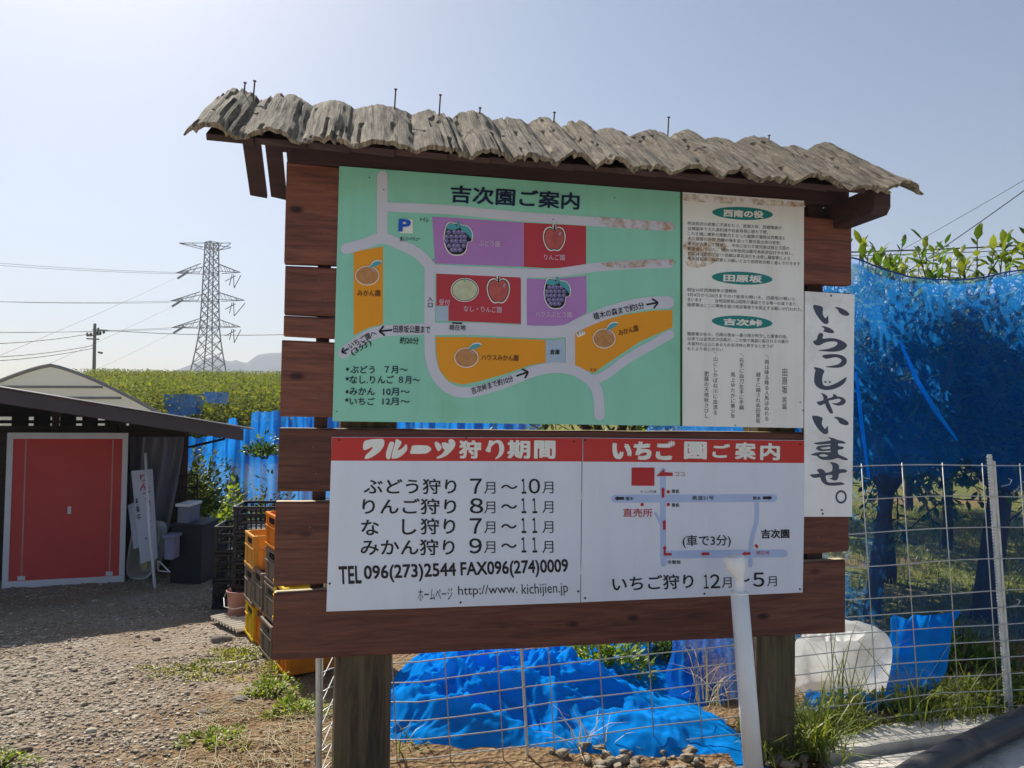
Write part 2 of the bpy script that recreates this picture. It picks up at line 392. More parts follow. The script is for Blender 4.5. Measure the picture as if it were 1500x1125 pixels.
# roof: two slopes of boards on rafters, half-round bark slabs on the front slope
SL = R(33); YR, ZR = .17, 2.455; LEN = .53
UL, UR = -.44, 1.99
roof = empty('roof'); roof.parent = SIGN
deck = MB()
rng = random.Random(3)
def slope_pt(u, s_, h, front=True):      # s_ metres down from the ridge, h above the deck
    sg = -1 if front else 1
    return (u, YR + sg*(s_*math.cos(SL) + h*math.sin(SL)), ZR - s_*math.sin(SL) + h*math.cos(SL))
for front in (True, False):
    u = UL+.05 if front else UL+.07
    while u < UR-.16:
        LN = LEN if front else .46; w = rng.uniform(.13, .18) if front or u > .05 else rng.uniform(.07, .10); gap = rng.choice((.004, .016, .024)) if (not front and u < .05) else .002
        a = [slope_pt(u+dx, s_, h, front) for h in (-.02, 0) for dx, s_ in ((0, .0), (w-gap, .0), (w-gap, LN-.04+rng.uniform(0, .02)), (0, LN-.04))]
        deck.add(a, [(0, 1, 2, 3), (7, 6, 5, 4), (0, 4, 5, 1), (1, 5, 6, 2), (2, 6, 7, 3), (3, 7, 4, 0)]); u += w
deck.build('roof_deck', DARKWOOD, roof)
bm_ = MB()
for s_ in (.36,):
    for fr in (False,):
        c = slope_pt((UL+UR)/2, s_, -.055, fr); bm_.box((c[0]+.0, c[1], c[2]), (UR-UL-.5, .06, .075))
bm_.box(((UL+UR)/2, YR, ZR-.1), (UR-UL-.42, .07, .12)); bm_.build('purlin', DARKWOOD, roof, bevel=.005)
ub_ = S(1245, 300, .008)[0]
hd = MB(); hd.box(((-.17+ub_)/2, .04, 1.36+.838+.075), (ub_+.17, .06, .15)); hd.build('header_beam', DARKWOOD, roof, bevel=.006)
for uu in (1.97,):
    mb = MB(); pr = []
    for y, z in ((-.21, 2.20), (-.235, 2.175), (-.235, 2.125), (-.215, 2.10), (.40, 2.10), (.42, 2.13), (.42, 2.18), (.40, 2.20)):
        pr.append((y, z))
    vs = [(uu-.035, y, z) for y, z in pr]+[(uu+.035, y, z) for y, z in pr]; n = len(pr)
    mb.add(vs, [tuple(range(n)), tuple(range(2*n-1, n-1, -1))]+[(k, (k+1) % n, n+(k+1) % n, n+k) for k in range(n)])
    mb.build('cross_beam', DARKWOOD, roof, bevel=.004)
def shingle(uc, w, L, thick, s0, seed, front=True, flat=.9, skew=0.):
    nx, nl = 20, 34; mb = MB(); top = []; botm = []
    for j in range(nl+1):
        t = j/nl
        for i in range(nx+1):
            x = -1+2*i/nx; a = x*math.pi/2*.94
            h = thick*(math.cos(a)**flat)
            du_ = x*w/2*(1+.06*noise.noise((seed, t*3, 0)))
            ls = L
            if j == nl: ls = L + .018*noise.noise((x*3, seed, 3)) + .010*noise.noise((x*14, seed, 8))
            gr = noise.noise((du_*70+seed*7, t*2.2, 1.3)); gr2 = noise.noise((du_*24+seed*3, t*5, 7.7))
            big = noise.noise((seed*2.1, t*2.5, 4.4))
            hh = h + .005*gr*(.4+math.cos(a)) + .004*gr2 + .010*big - (.010 if noise.noise((du_*75+seed*9, t*1.3, 2.2)) > .36 else 0)
            end = .004*noise.noise((x*3, seed+5, t*9))
            top.append(slope_pt(uc+du_+skew*t, s0+ls*t+end, max(hh, .001), front)); botm.append(slope_pt(uc+du_*.97+skew*t, s0+ls*t+end*.5-.006, max(hh-.016-.006*noise.noise((x*3, t*3, seed)), -.003), front))
    n1 = nx+1; off = len(top); vs = top+botm; fs = []
    for j in range(nl):
        for i in range(nx):
            a = j*n1+i; fs.append((a, a+1, a+n1+1, a+n1)); b = off+a; fs.append((b, b+n1, b+n1+1, b+1))
    for j in range(nl):
        a = j*n1; fs.append((a, a+n1, off+a+n1, off+a)); a = j*n1+nx; fs.append((a, off+a, off+a+n1, a+n1))
    for i in range(nx):
        fs.append((i, off+i, off+i+1, i+1)); a = nl*n1+i; fs.append((a, a+1, off+a+1, off+a))
    mb.add(vs, fs); return mb.build('shingle', SHINGLE, roof, smooth=False)
u = UL; k = 0
while u < UR:
    w = rng.uniform(.12, .20)
    shingle(u+w/2, w*1.08, LEN+rng.uniform(-.015, .03), rng.uniform(.026, .052), -.01+rng.uniform(-.02, .012), k+.37, True, rng.uniform(.6, 1.1), 0 if k == 0 else (.03 if u > UR-.25 else 0)); u += w; k += 1
u = UL+.62
while u < UR-.1:
    w = rng.uniform(.18, .26); shingle(u+w/2, w*1.02, .45, .04, .02, k+.9, False); u += w; k += 1
for px, hh in ((358, .03), (372, .04), (577, .06), (642, .055), (700, .02), (808, .03), (974, .055), (1120, .02)):
    uu = S(px, 170, .15)[0]; b = Vector(slope_pt(uu, .03, .045)); MB().tube([b-Vector((0, 0, .03)), b+Vector((.004, 0, hh)), b+Vector((.004, 0, hh+.0003)), b+Vector((.004, 0, hh+.003))], [.0028, .0028, .006, .006], 8).build('nail', RUST, roof)

# the boards
def board(name, quad, mat, y=0., th=.006, parent=SIGN):
    q = [S(*p, y) for p in quad]; n = len(q); mb = MB()
    mb.add([(a, y, b) for a, b in q]+[(a, y+th, b) for a, b in q], [tuple(range(n)), tuple(range(2*n-1, n-1, -1))]+[(k, (k+1) % n, n+(k+1) % n, n+k) for k in range(n)])
    return mb.build(name, mat, parent, bevel=.0008, seg=1)
mapb = board('map_board', [(497, 243), (996.5, 281), (996.5, 624), (487, 617)], GREEN)
board('trim_strip', [(996.5, 281), (1000, 281.3), (999.6, 624.2), (996.5, 624)], DGREEN, -.001, .006)
hist = board('history_board', [(1000, 281.2), (1178, 294), (1177, 627), (999.6, 624.2)], AGED)
seas = board('season_board', [(486, 640), (852.5, 641), (850, 882.6), (478, 896)], PANEL)
berry = board('strawberry_board', [(853.7, 641), (1180, 645), (1176, 868), (851, 882.4)], PANEL)
welc = board('welcome_board', [(1179.5, 426.5), (1252, 431), (1248.5, 757), (1177.8, 757)], WELC, -.002, .006)

# --- map board
for p in ([(518, 369), (561, 361), (561, 475), (540, 480), (518, 491)],
          [(638, 493.5), (700, 494), (799, 498), (799, 531), (776, 535), (740, 548), (700, 559), (676, 563.5), (657, 558), (643, 541), (639, 514)],
          [(842, 488.5), (857, 480), (884, 469), (920, 460), (956, 455), (985, 454), (985, 479.5), (938, 500), (911, 518), (884, 536), (870, 546.5), (855, 541.6), (842, 534)]): Ink(1).poly(p).build('orange_field', ORANGE, mapb)
for p in ([(633, 317), (767, 326), (767, 391), (637, 386)], [(771.5, 408), (800, 409.5), (859, 404), (859.5, 458), (842, 468), (825, 477), (771.5, 477)]): Ink(1).poly(p).build('purple_field', PURPLE, mapb)
for p in ([(767.3, 326), (858.5, 331), (858.5, 388), (835, 392.5), (800, 393), (767.3, 391)], [(639, 401), (760, 405), (763, 409), (763, 474.5), (657, 470), (657, 448), (639, 448)]): Ink(1).poly(p).build('crimson_field', CRIMSON, mapb)
Ink(1).poly([(799.3, 498), (812, 499), (827, 496), (828, 531), (813, 531), (799.3, 531)]).build('storehouse', STORE, mapb); Ink(1).poly([(639, 448.6), (656.5, 448.6), (656.5, 470), (639, 470)]).build('reception_block', STORE, mapb)
ro = Ink(2)
ro.stroke([(560, 258), (560, 350)], 15.5, smooth=False)
ro.stroke([(562, 303), (660, 307.5), (760, 317), (900, 326.5), (981, 332)], 13.5)
ro.stroke([(507, 364.5), (535, 357), (560, 349), (592, 361), (614, 373), (630, 390)], 15.5)
ro.stroke([(629, 393.5), (740, 399), (800, 400.5), (835, 397), (870, 392), (920, 388), (980, 386)], 13)
ro.stroke([(629.5, 392), (629.5, 500), (632, 530), (642, 554), (662, 571), (688, 574.5), (723, 566), (758, 553), (785, 543), (812, 538.5), (839, 542), (862, 555), (875, 574), (878, 608)], 15.5)
ro.stroke([(866, 556), (884, 551), (920, 525), (956, 504.5), (981, 490)], 13)
ro.stroke([(629, 482), (700, 482), (780, 486), (826, 485), (852, 473), (884, 460), (920, 449), (955, 443.5), (978, 443)], 18)
ro.stroke([(629, 482), (573, 484), (541, 491), (518, 506), (503, 517)], 16.5)
ro.stroke([(835.5, 490), (835.5, 540)], 13.5, smooth=False); ro.stroke([(767.3, 399), (767.3, 482)], 8.4, smooth=False)
ro.build('road_drawing', ROAD, mapb)
for st in ([(868, 318), (905, 320), (950, 324), (984, 326), (986, 337), (955, 338), (920, 334), (890, 332)], [(880, 386), (920, 382), (984, 380), (986, 388), (950, 390), (905, 394)]): Ink(4).poly(st, 2).build('rust_stain', STAIN, mapb)
tx = Ink(6); tx.text('吉次園ご案内', (659, 297), (848, 308), 26, .03)
for x, y in ((509, 541), (508.7, 555), (508.4, 574), (508, 586)): tx.ell((x, y), 2.2, 2.4)
for s, a, b, h in (('ぶどう', (513, 547), (549, 547), 11), ('７月～', (563, 547), (597, 547.5), 11), ('なし.りんご', (512, 562), (577, 562), 12), ('８月～', (584, 562), (615, 562.5), 11),
                   ('みかん', (512, 579), (549, 579.5), 11.5), ('10月～', (561, 579.5), (600, 580), 11.5), ('いちご', (512, 593), (549, 593.5), 11), ('12月～', (560, 593.5), (600, 594), 11)): tx.text(s, a, b, h, .02)
tx.build('lettering', NAVY, mapb)
tx = Ink(6)
for s, a, b, h in (('トイレ', (615, 325), (628, 326), 7), ('楽しバーベキュー', (586, 354), (615, 353.5), 7), ('現在地', (657.5, 484), (682, 484.5), 8.5), ('田原坂公園まで', (576, 487.5), (630, 488.5), 11),
                   ('約20分', (585.5, 504), (613.5, 504.5), 10.5), ('いちご園へ', (513.5, 511.5), (552.5, 491), 9.5), ('(3分)', (517.5, 522.5), (546, 506), 11.5), ('植木の森まで約5分', (870, 469), (944, 452), 10.5),
                   ('吉次峠まで約10分', (692, 578), (752.5, 559), 10.5), ('倉庫', (805, 519.5), (819.5, 520), 8), ('入', (626, 441.5), (634, 441.7), 6.5), ('口', (626.5, 450.5), (633.5, 450.7), 6.5), ('タンク', (846, 492), (856.5, 486.5), 4.5)): tx.text(s, a, b, h, .015)
def arrow(ink, a, b, w=2.4, hd=6):
    a = np.array(a, float); b = np.array(b, float); d = (b-a)/np.linalg.norm(b-a); n_ = np.array([-d[1], d[0]])
    ink.stroke([tuple(a), tuple(b-d)], w, False, False)
    for sg in (1, -1): ink.stroke([tuple(b+d*.5), tuple(b-d*hd+n_*hd*sg)], w, False, False)
arrow(tx, (574.5, 483.5), (556, 485.5), 2.6, 7); arrow(tx, (511, 510.5), (501, 516), 2.4, 5); arrow(tx, (946.5, 446.5), (963, 443.5), 2.6, 7); arrow(tx, (756, 551), (773, 545), 2.6, 7)
tx.poly([(662, 472.2), (677, 472.8), (677, 475), (662, 474.4)]); tx.build('small_lettering', BLACK, mapb)
tx = Ink(6)
for s, a, b, h in (('みかん園', (523.5, 434), (557, 434.5), 9), ('ハウスみかん園', (705, 528), (759, 529), 8.5), ('みかん園', (907, 492.5), (935.5, 485), 9), ('モモ', (864, 544), (873, 544), 4)): tx.text(s, a, b, h, .012)
tx.build('orchard_lettering', BROWN, mapb)
tx = Ink(6)
for s, a, b, h in (('りんご園', (796.5, 381), (827, 381.7), 8.5), ('なし・りんご園', (679, 456.5), (734.5, 458.5), 9), ('受付', (643, 447.4), (659, 447.6), 9), ('ぶどう園', (701, 360.5), (732, 362), 8.5), ('ハウスぶどう園', (784, 464.5), (837, 465), 8)): tx.text(s, a, b, h, .01)
tx.build('pale_lettering', PALE, mapb)
Ink(3).poly([(586, 321), (604.5, 321.5), (604.5, 342), (586, 341.6)]).build('parking_sign_ground', WHITE, mapb); Ink(3).poly([(843.5, 489), (855, 482.5), (857.5, 489.5), (846, 494.5)]).build('tank_mark', WHITE, mapb)
pk = Ink(7); pk.text('P', (583.5, 339.5), (601.5, 340), 18.5, .05); pk.build('parking_mark', BLUE, mapb)
FM = [WHITE, BLACK, GRAPE, GRAPEL, LEAFI, APPLE, PEAR, MIKAN]
def begin():
    global wh, dk, gp, gl, lf, ap, pe, mk
    wh, dk, gp, gl, lf, ap, pe, mk = Ink(7), Ink(7.6), Ink(8.2), Ink(8.8), Ink(8.8), Ink(8.2), Ink(8.2), Ink(8.2)
def finish(name):
    mb = MB()
    for i, k in enumerate((wh, dk, gp, gl, lf, ap, pe, mk)): mb.add(k.mb.v, k.mb.f, i)
    mb.build(name, FM, mapb)
def grapes(cx, cy, sc, seed):
    rr = random.Random(seed); balls = []
    rows = [(-9, 4), (-2.5, 5), (4, 5), (10.5, 4), (16.5, 3)]
    for y, n in rows:
        for i in range(n): balls.append((cx-2+(i-(n-1)/2)*6.6*sc+rr.uniform(-1, 1), cy+y*sc))
    hull = [(cx-18*sc, cy-14*sc), (cx-13*sc, cy-23*sc), (cx-2*sc, cy-22*sc), (cx+1*sc, cy-25*sc), (cx+5*sc, cy-20*sc), (cx+15*sc, cy-18*sc), (cx+22*sc, cy-8*sc), (cx+21*sc, cy+4*sc), (cx+15*sc, cy+6*sc), (cx+13*sc, cy+17*sc), (cx+6*sc, cy+24*sc), (cx-8*sc, cy+24*sc), (cx-16*sc, cy+16*sc), (cx-20*sc, cy+2*sc)]
    wh.poly(hull, 3); dk.poly([(cx+(x-cx)*.93, cy+(y-cy)*.94) for x, y in hull], 3)
    for i, (x, y) in enumerate(balls): gp.ell((x, y), 3.5*sc, 3.3*sc, n=12)
    for x, y in balls: gl.ell((x-.8*sc, y-.9*sc), 1.3*sc, 1.2*sc, n=8)
    for p in ([(-17, -15), (-12, -21), (-4, -20), (0, -15), (-5, -12), (-12, -13)], [(4, -18), (14, -17), (20, -9), (20, 1), (14, -6), (6, -12)], [(-1, -24), (3, -24), (3, -16), (0, -14)]):
        lf.poly([(cx+x*sc, cy+y*sc) for x, y in p], 3)
def apple(cx, cy, rx, ry, ink):
    o = [(cx+rx*x, cy+ry*y) for x, y in ((0, -.78), (.35, -.98), (.8, -.8), (1, -.25), (.9, .35), (.6, .85), (.3, 1), (0, .95), (-.3, 1), (-.6, .85), (-.9, .35), (-1, -.25), (-.8, -.8), (-.35, -.98))]
    wh.poly(o, 3); f = .91; dk.poly([(cx+(x-cx)*f, cy+(y-cy)*f) for x, y in o], 3); f = .84; ink.poly([(cx+(x-cx)*f, cy+(y-cy)*f) for x, y in o], 3)
    wh.ell((cx, cy-ry*1.05), 2.6, 3.6, n=12); dk.stroke([(cx, cy-ry*.72), (cx+.6, cy-ry*1.12)], 2.2, True, False)
    gl.ell((cx+rx*.5, cy-ry*.42), 1.4, 3.0, .25, 10)
def mikan(cx, cy, rx, ry, a):
    wh.ell((cx, cy), rx+1.2, ry+1.2); mk.ell((cx, cy), rx, ry)
    ca = math.cos(a); sa = math.sin(a)
    q = [(0, 0), (6, -5), (13, -6), (19, -3), (13, 0), (7, 1)]
    wl_ = [(cx+3+(x*1.08*ca+y*1.3*sa), cy-ry+1+(-x*1.08*sa+y*1.3*ca)) for x, y in q]
    wh.poly(wl_, 3); lf.poly([(cx+3.5+(x*ca+y*sa), cy-ry+1+(-x*sa+y*ca)) for x, y in q], 3)
    gl.stroke([(cx+rx*.35, cy-ry*.75), (cx+rx*.62, cy-ry*.5)], 1.8, True, False)
for g in ((670, 349.5, 1.02, 1), (815, 429.5, .95, 2)): begin(); grapes(*g); finish('grape_picture')
for g in ((811.5, 350, 16.5, 18), (729.8, 426, 17, 18.5)): begin(); apple(*g, ap); finish('apple_picture')
begin(); wh.ell((680.6, 425), 20.5, 17.5); dk.ell((680.6, 425), 19.2, 16.4); pe.ell((680.6, 425), 18.2, 15.4); lf.stroke([(680.6, 408), (680.8, 413)], 1.6, True, False); finish('pear_picture')
for g in ((538, 404, 16.5, 13, .25), (683, 524, 16.5, 13.5, .15), (884.5, 496, 15.5, 13.5, .35)): begin(); mikan(*g); finish('mandarin_picture')

# --- history board
for x, y in ((1087.6, 312.7), (1087, 407.5), (1087, 472)): Ink(1).ell((x, y), 44.5, 9.4, .045, 40).build('title_oval', TEAL, hist)
for st in ([(1003, 352), (1030, 348), (1060, 352), (1062, 372), (1040, 388), (1012, 392), (1003, 380)], [(1002, 284), (1050, 288), (1120, 292), (1176, 297), (1176, 303), (1100, 300), (1004, 294)]): Ink(1.2).poly(st, 3).build('rust_stain', STAIN, hist)
tx = Ink(3); tx.text('西南の役', (1059, 317.5), (1118, 320), 11, .05); tx.text('田原坂', (1059, 412.5), (1116, 414.5), 11, .05); tx.text('吉次峠', (1059, 476.5), (1116, 478.7), 10.5, .05); tx.build('title_lettering', WHITE, hist)
tx = Ink(2)
L1 = ['明治政府の政策に不満をもつ、陸軍大将、西郷隆盛が', '征韓論争で大久保利通や岩倉具視に破れ下野。', 'これを機に維新の原動力となった薩摩の藩閥は西郷派と', '大久保派に分裂 西郷の後を追って鹿児島出身の官吏、', '軍人が大挙して帰郷し、中央に従わず鹿児島は独立王国の', '観を呈していた。 明治10年政府は鹿児島県逆征討令を発し、', '対立は決定的となり 西郷は挙兵決行を決意し薩摩軍による', '熊本城包囲、政府軍との戦いとなり田原坂合戦と進んで行きます']
for i, (s, xr) in enumerate(zip(L1, (1144.7, 1124.7, 1150, 1144, 1156, 1162, 1157, 1172))): y = 330+7.33*i; tx.text(s, (1007, y), (xr, y+.049*(xr-1007)), 5.6, .006)
for s, y, xr, yr in (('明治10年西南戦争の激戦地', 427.3, 1079, 429.3), ('3月4日から20日までの17昼夜の戦いを、田原坂の戦いと', 434.3, 1164.7, 440.7), ('薩摩軍はここに陣地を設け政府軍南下を阻止する戦いが行われた。', 449, 1175, 456.3),
                     ('薩摩軍の佐々、古閑の熊本一番小隊が死守した要害の地。', 491.7, 1153, 496), ('伝承では金売吉次信高が、この地で強盗に殺されその墓が', 498.8, 1155, 503.2), ('木留村の山上にあるため吉次峠と称すると言うが', 506, 1132.7, 510.2), ('もとより信じがたい', 513.2, 1058.7, 514.8)): tx.text(s, (1006.6, y), (xr, yr), 5.6, .006)
tx.text('言います', (1006.6, 441.5), (1028, 442.4), 5.6, .006); tx.text('当時田原坂は砲隊が通過できる唯一の道であり、', (1047, 443.3), (1168, 448.3), 5.6, .006)
tx.build('story_lettering', STORY, hist)
tx = Ink(2)
for s, x, y0, y1 in (('〽雨は降る降る人馬はぬれる', 1123.3, 519, 617), ('越すに越されぬ田原坂', 1110.7, 545, 620), ('〽右手に血刀左手に手綱', 1086.3, 516, 601), ('馬上ゆたかに美少年', 1073.7, 545, 613.5), ('〽山にしかばね川に血流る', 1048, 514, 608), ('肥薩の天地秋さびし', 1035, 543.5, 613)): tx.column(s, (x, y0), (x-.4, y1), 7.2, .02)
tx.column('田原坂', (1149.6, 539), (1149.3, 577), 8.5, .02); tx.column('民謡', (1149.3, 581), (1149, 600), 7, .015); tx.build('verse_lettering', BLACK, hist)

# --- season board
hd_ = Ink(1); hd_.poly([(486.3, 640.6), (852.2, 641.6), (852, 676), (484.8, 674.8)]); hd_.build('red_header', RED, seas)
tx = Ink(3); sc_ = 9.375; tr = lambda pts: [(520+x/sc_, 636+y/sc_) for x, y in pts]
for pts in ([(110, 190), (115, 130), (140, 90), (220, 72), (330, 65), (385, 70), (403, 100), (395, 160), (350, 230), (280, 285), (200, 330), (135, 338), (150, 285), (200, 240), (245, 185), (225, 180), (150, 215), (120, 212)],
            [(480, 110), (530, 110), (535, 140), (505, 240), (480, 335), (435, 335), (425, 270), (440, 210)],
            [(575, 68), (635, 100), (630, 140), (585, 220), (650, 190), (705, 135), (715, 210), (660, 280), (590, 325), (520, 335), (503, 320), (515, 240), (545, 140), (555, 90)],
            [(800, 155), (980, 155), (1040, 190), (1040, 220), (970, 265), (780, 268), (757, 250), (775, 195)],
            [(1100, 105), (1140, 110), (1180, 155), (1188, 190), (1150, 235), (1120, 205), (1095, 145)],
            [(1190, 130), (1215, 112), (1265, 120), (1285, 135), (1285, 85), (1320, 65), (1365, 90), (1378, 140), (1350, 200), (1280, 275), (1200, 320), (1125, 335), (1130, 310), (1190, 275), (1230, 215), (1210, 200)]): tx.poly(tr(pts), 3)
tx.text('狩', (672, 671.5), (705, 671.7), 27, .045)
tr2 = lambda pts: [(660+x/8.82, 636+y/8.82) for x, y in pts]
tx.poly(tr2([(500, 80), (550, 90), (540, 135), (520, 180), (515, 230), (480, 230), (450, 210), (470, 170), (490, 120)]), 3)
tx.poly(tr2([(520, 130), (560, 90), (610, 75), (660, 95), (690, 160), (685, 230), (650, 285), (590, 320), (575, 315), (610, 270), (628, 210), (625, 150), (605, 115), (570, 120), (540, 150)]), 3)
tx.text('期', (743, 671.8), (776.5, 672), 27.3, .05); tx.text('間', (782, 671.8), (813.5, 672), 26.8, .05); tx.build('header_lettering', WHITE, seas)
tx = Ink(2)
for s, x0_, x1_, yb, h in (('ぶどう狩り', 532.7, 668.7, 724, 23), ('りんご狩り', 530.8, 668.4, 753.5, 23.5), ('な', 529.2, 555.3, 784.3, 23), ('し', 589, 610, 783.5, 23), ('狩り', 616, 667, 783, 24), ('みかん狩り', 528.2, 666, 813.5, 24),
                           ('７', 688.7, 706, 723.6, 22.5), ('８', 688.2, 708, 752.3, 22.5), ('７', 688.3, 706, 782, 22.8), ('９', 687.4, 706, 811, 22.5), ('１', 764, 771, 723.4, 22.2), ('０', 774.5, 791.3, 723.4, 22.2), ('１', 764, 771, 752, 22.3), ('１', 780, 787, 752, 22.3), ('１', 764, 771, 781, 22.5), ('１', 780, 787, 781, 22.5), ('１', 764, 771, 809.5, 22.5), ('１', 780, 787, 809.5, 22.5),
                           ('～', 734, 758, 716.6, 6.4), ('～', 734, 757.5, 745.5, 7), ('～', 734, 757, 774.5, 7), ('～', 734, 757, 803, 7)): tx.text(s, (x0_, yb), (x1_, yb-.3), h, .018)
for yb in (723.6, 752.3, 781.5, 810.5): tx.text('月', (708.9, yb), (725.8, yb-.2), 17.6, .01); tx.text('月', (794.2, yb-.4), (810.8, yb-.7), 17.6, .01)
tx.text('TEL', (496.8, 856), (530, 854.6), 26.5, .03); tx.text('096(273)2544', (533.5, 854.8), (668.6, 849.5), 26.5, .03)
tx.text('FAX096(274)0009', (675, 849.2), (832.7, 843.6), 26, .03)
tx.text('ホームページ', (612.7, 880), (663, 878.2), 17.5, -.006); tx.text('http://www.', (671.3, 876), (758.5, 872.8), 18, .004); tx.text('kichijien.jp', (764.5, 875.2), (832.3, 872.4), 20, .006)
tx.build('lettering', BLACK, seas)

# --- strawberry board
hd_ = Ink(1); hd_.poly([(854, 641.6), (1179.6, 645.6), (1178.2, 678.3), (854, 676.2)]); hd_.build('red_header', RED, berry)
tx = Ink(3); tx.text('いちご', (896.5, 673.5), (989, 674), 29, .075); tx.text('園', (1001.5, 672.5), (1035, 673), 26, .05); tx.text('ご', (1043, 670.5), (1069, 671), 21, .05); tx.text('案', (1076, 673), (1107, 673.3), 25.5, .045); tx.text('内', (1113, 674), (1142, 674.3), 25.5, .045); tx.build('header_lettering', WHITE, berry)
ro = Ink(1); ro.stroke([(971, 690), (971, 760), (972, 826)], 8.6); ro.stroke([(901, 730.5), (1133, 729.5)], 11.5, True, False); ro.stroke([(1108, 733), (1108.3, 761), (1102, 785), (1099.5, 803), (1099, 828)], 6.6)
ro.stroke([(972, 812.5), (1040, 811.5), (1148, 810.5)], 11.5, True, False); ro.stroke([(960, 752), (965, 761), (971, 773)], 4.2); ro.build('road_drawing', LROAD, berry)
Ink(3).poly([(925, 684.8), (958.7, 685), (958.5, 711.6), (924.8, 711.4)]).build('location_square', REDINK, berry)
Ink(3).poly([(961, 697.4), (973, 686.5), (973, 691.6), (985.3, 692.2), (985.3, 697.2), (973, 697.3)]).build('direction_arrow', REDINK, berry)
def barrow(a, b, w, hw, hl):
    a = np.array(a, float); b = np.array(b, float); d = (b-a)/np.linalg.norm(b-a); n_ = np.array([-d[1], d[0]])
    return [tuple(p) for p in (a+n_*w, b-d*hl+n_*w, b-d*hl+n_*hw, b, b-d*hl-n_*hw, b-d*hl-n_*w, a-n_*w)]
for a, b in (((971, 729), (971, 713.5)), ((973, 776), (973, 761)), ((1039, 811), (1026, 811.5)), ((1099, 810.6), (1086.5, 811))): Ink(3).poly(barrow(a, b, 2, 3.3, 4.5)).build('direction_arrow', REDINK, berry)
Ink(3).poly([(971.8, 813.7), (971.8, 803.5), (970.2, 803.5), (973.4, 798.8), (976.8, 803.5), (975, 803.5), (975, 809.9), (983.7, 810), (983.7, 813.8)]).build('direction_arrow', REDINK, berry)
for c in ((978.7, 720.5), (978.7, 739), (940.5, 739)): Ink(3).ell(c, 2.5, 2.6, n=14).build('marker_dot', REDINK, berry)
Ink(3).poly([(1104.8, 799), (1107.5, 796.5), (1111.2, 801), (1108.5, 803.6)]).build('location_mark', REDINK, berry)
tx = Ink(3); tx.text('直売所', (912.5, 757.2), (955.5, 757.4), 12.5, .012); tx.text('現在地', (1107, 812.8), (1127, 812.6), 6, .01); tx.text('ココ', (988.3, 697.4), (1002.5, 697.6), 5.6, .0)
tx.build('red_lettering', REDINK, berry)
for a, b in (((914, 730), (900, 730)), ((1117.3, 729.2), (1131.3, 729.2))): Ink(3).poly(barrow(a, b, 2.1, 3.6, 5)).build('direction_arrow', BLACK, berry)
tx = Ink(3)
for s, a, b, h in (('看板', (983.5, 722.3), (995, 722.5), 5.6), ('看板', (983.5, 742.5), (995, 742.7), 5.6), ('植木', (916, 733), (928, 733), 5.6), ('県道31号', (1013.5, 732.5), (1045.5, 732.5), 6.3), ('熊本', (1102.6, 732.4), (1114, 732.4), 5.6), ('ターニング工業', (938, 722), (961, 722), 3.6), ('市看板', (977.3, 826.4), (997.2, 826), 5.8)): tx.text(s, a, b, h, .012)
tx.text('(車で3分)', (1000, 803), (1070.5, 801.5), 19, .012); tx.text('吉次園', (1114.8, 789), (1156.2, 788.4), 13.6, .035)
tx.text('いちご狩り', (897.3, 866.6), (1016, 861.6), 22, .016); tx.text('１', (1031, 862.2), (1038, 862), 20.5, .016); tx.text('２', (1040.5, 861.9), (1054.8, 861.3), 20.5, .016); tx.text('月', (1057, 861.4), (1071.8, 860.8), 15.5, .01); tx.text('～', (1075, 852.5), (1098.5, 851.8), 6, .02); tx.text('５', (1103, 859.8), (1119.7, 859.3), 21, .018); tx.text('月', (1123.3, 859.2), (1138, 858.8), 15, .01)
tx.build('lettering', BLACK, berry)

# --- welcome board, brush letters
tx = Ink(5); q = 6.244
A_ = lambda pts: [(1170+x/q, 420+y/q) for x, y in pts]
B_ = lambda pts: [(1170+x/q, 590+y/q) for x, y in pts]
tx.poly(A_([(130, 170), (175, 172), (218, 190), (215, 240), (225, 270), (243, 290), (262, 265), (268, 300), (268, 330), (252, 342), (225, 335), (190, 300), (155, 250), (135, 205)]), 3)
tx.poly(A_([(325, 190), (365, 190), (410, 208), (450, 235), (458, 258), (435, 268), (395, 258), (370, 240), (355, 212)]), 3)
tx.poly(A_([(203, 360), (240, 365), (285, 382), (318, 408), (315, 424), (280, 425), (240, 415), (218, 410), (232, 395), (225, 378)]), 3)
tx.poly(A_([(200, 422), (222, 440), (215, 475), (280, 470), (350, 478), (410, 505), (438, 535), (420, 565), (370, 588), (290, 595), (170, 583), (260, 570), (320, 550), (350, 525), (345, 508), (310, 500), (240, 510), (190, 535), (155, 535), (130, 510), (135, 495), (160, 485), (170, 450), (182, 430)]), 3)
tx.poly(A_([(210, 632), (260, 620), (330, 617), (390, 628), (428, 655), (436, 685), (420, 715), (380, 738), (310, 742), (240, 732), (310, 722), (365, 705), (388, 675), (370, 655), (330, 645), (280, 655), (240, 658)]), 3)
tx.poly(A_([(132, 740), (160, 738), (200, 748), (230, 770), (215, 815), (212, 865), (225, 900), (260, 908), (310, 895), (370, 865), (430, 828), (430, 850), (410, 885), (360, 920), (300, 940), (240, 945), (185, 930), (150, 900), (138, 860), (142, 800), (150, 765)]), 3)
tx.poly(A_([(200, 975), (235, 983), (260, 1005), (262, 1022), (310, 1005), (308, 985), (330, 985), (350, 1003), (385, 1008), (420, 1030), (425, 1055), (405, 1078), (365, 1088), (325, 1080), (300, 1065), (340, 1065), (375, 1050), (380, 1032), (355, 1025), (310, 1035), (270, 1045), (285, 1085), (310, 1148), (300, 1160), (280, 1153), (250, 1105), (235, 1070), (200, 1085), (175, 1078), (162, 1055), (190, 1048), (222, 1035), (218, 1000)]), 3)
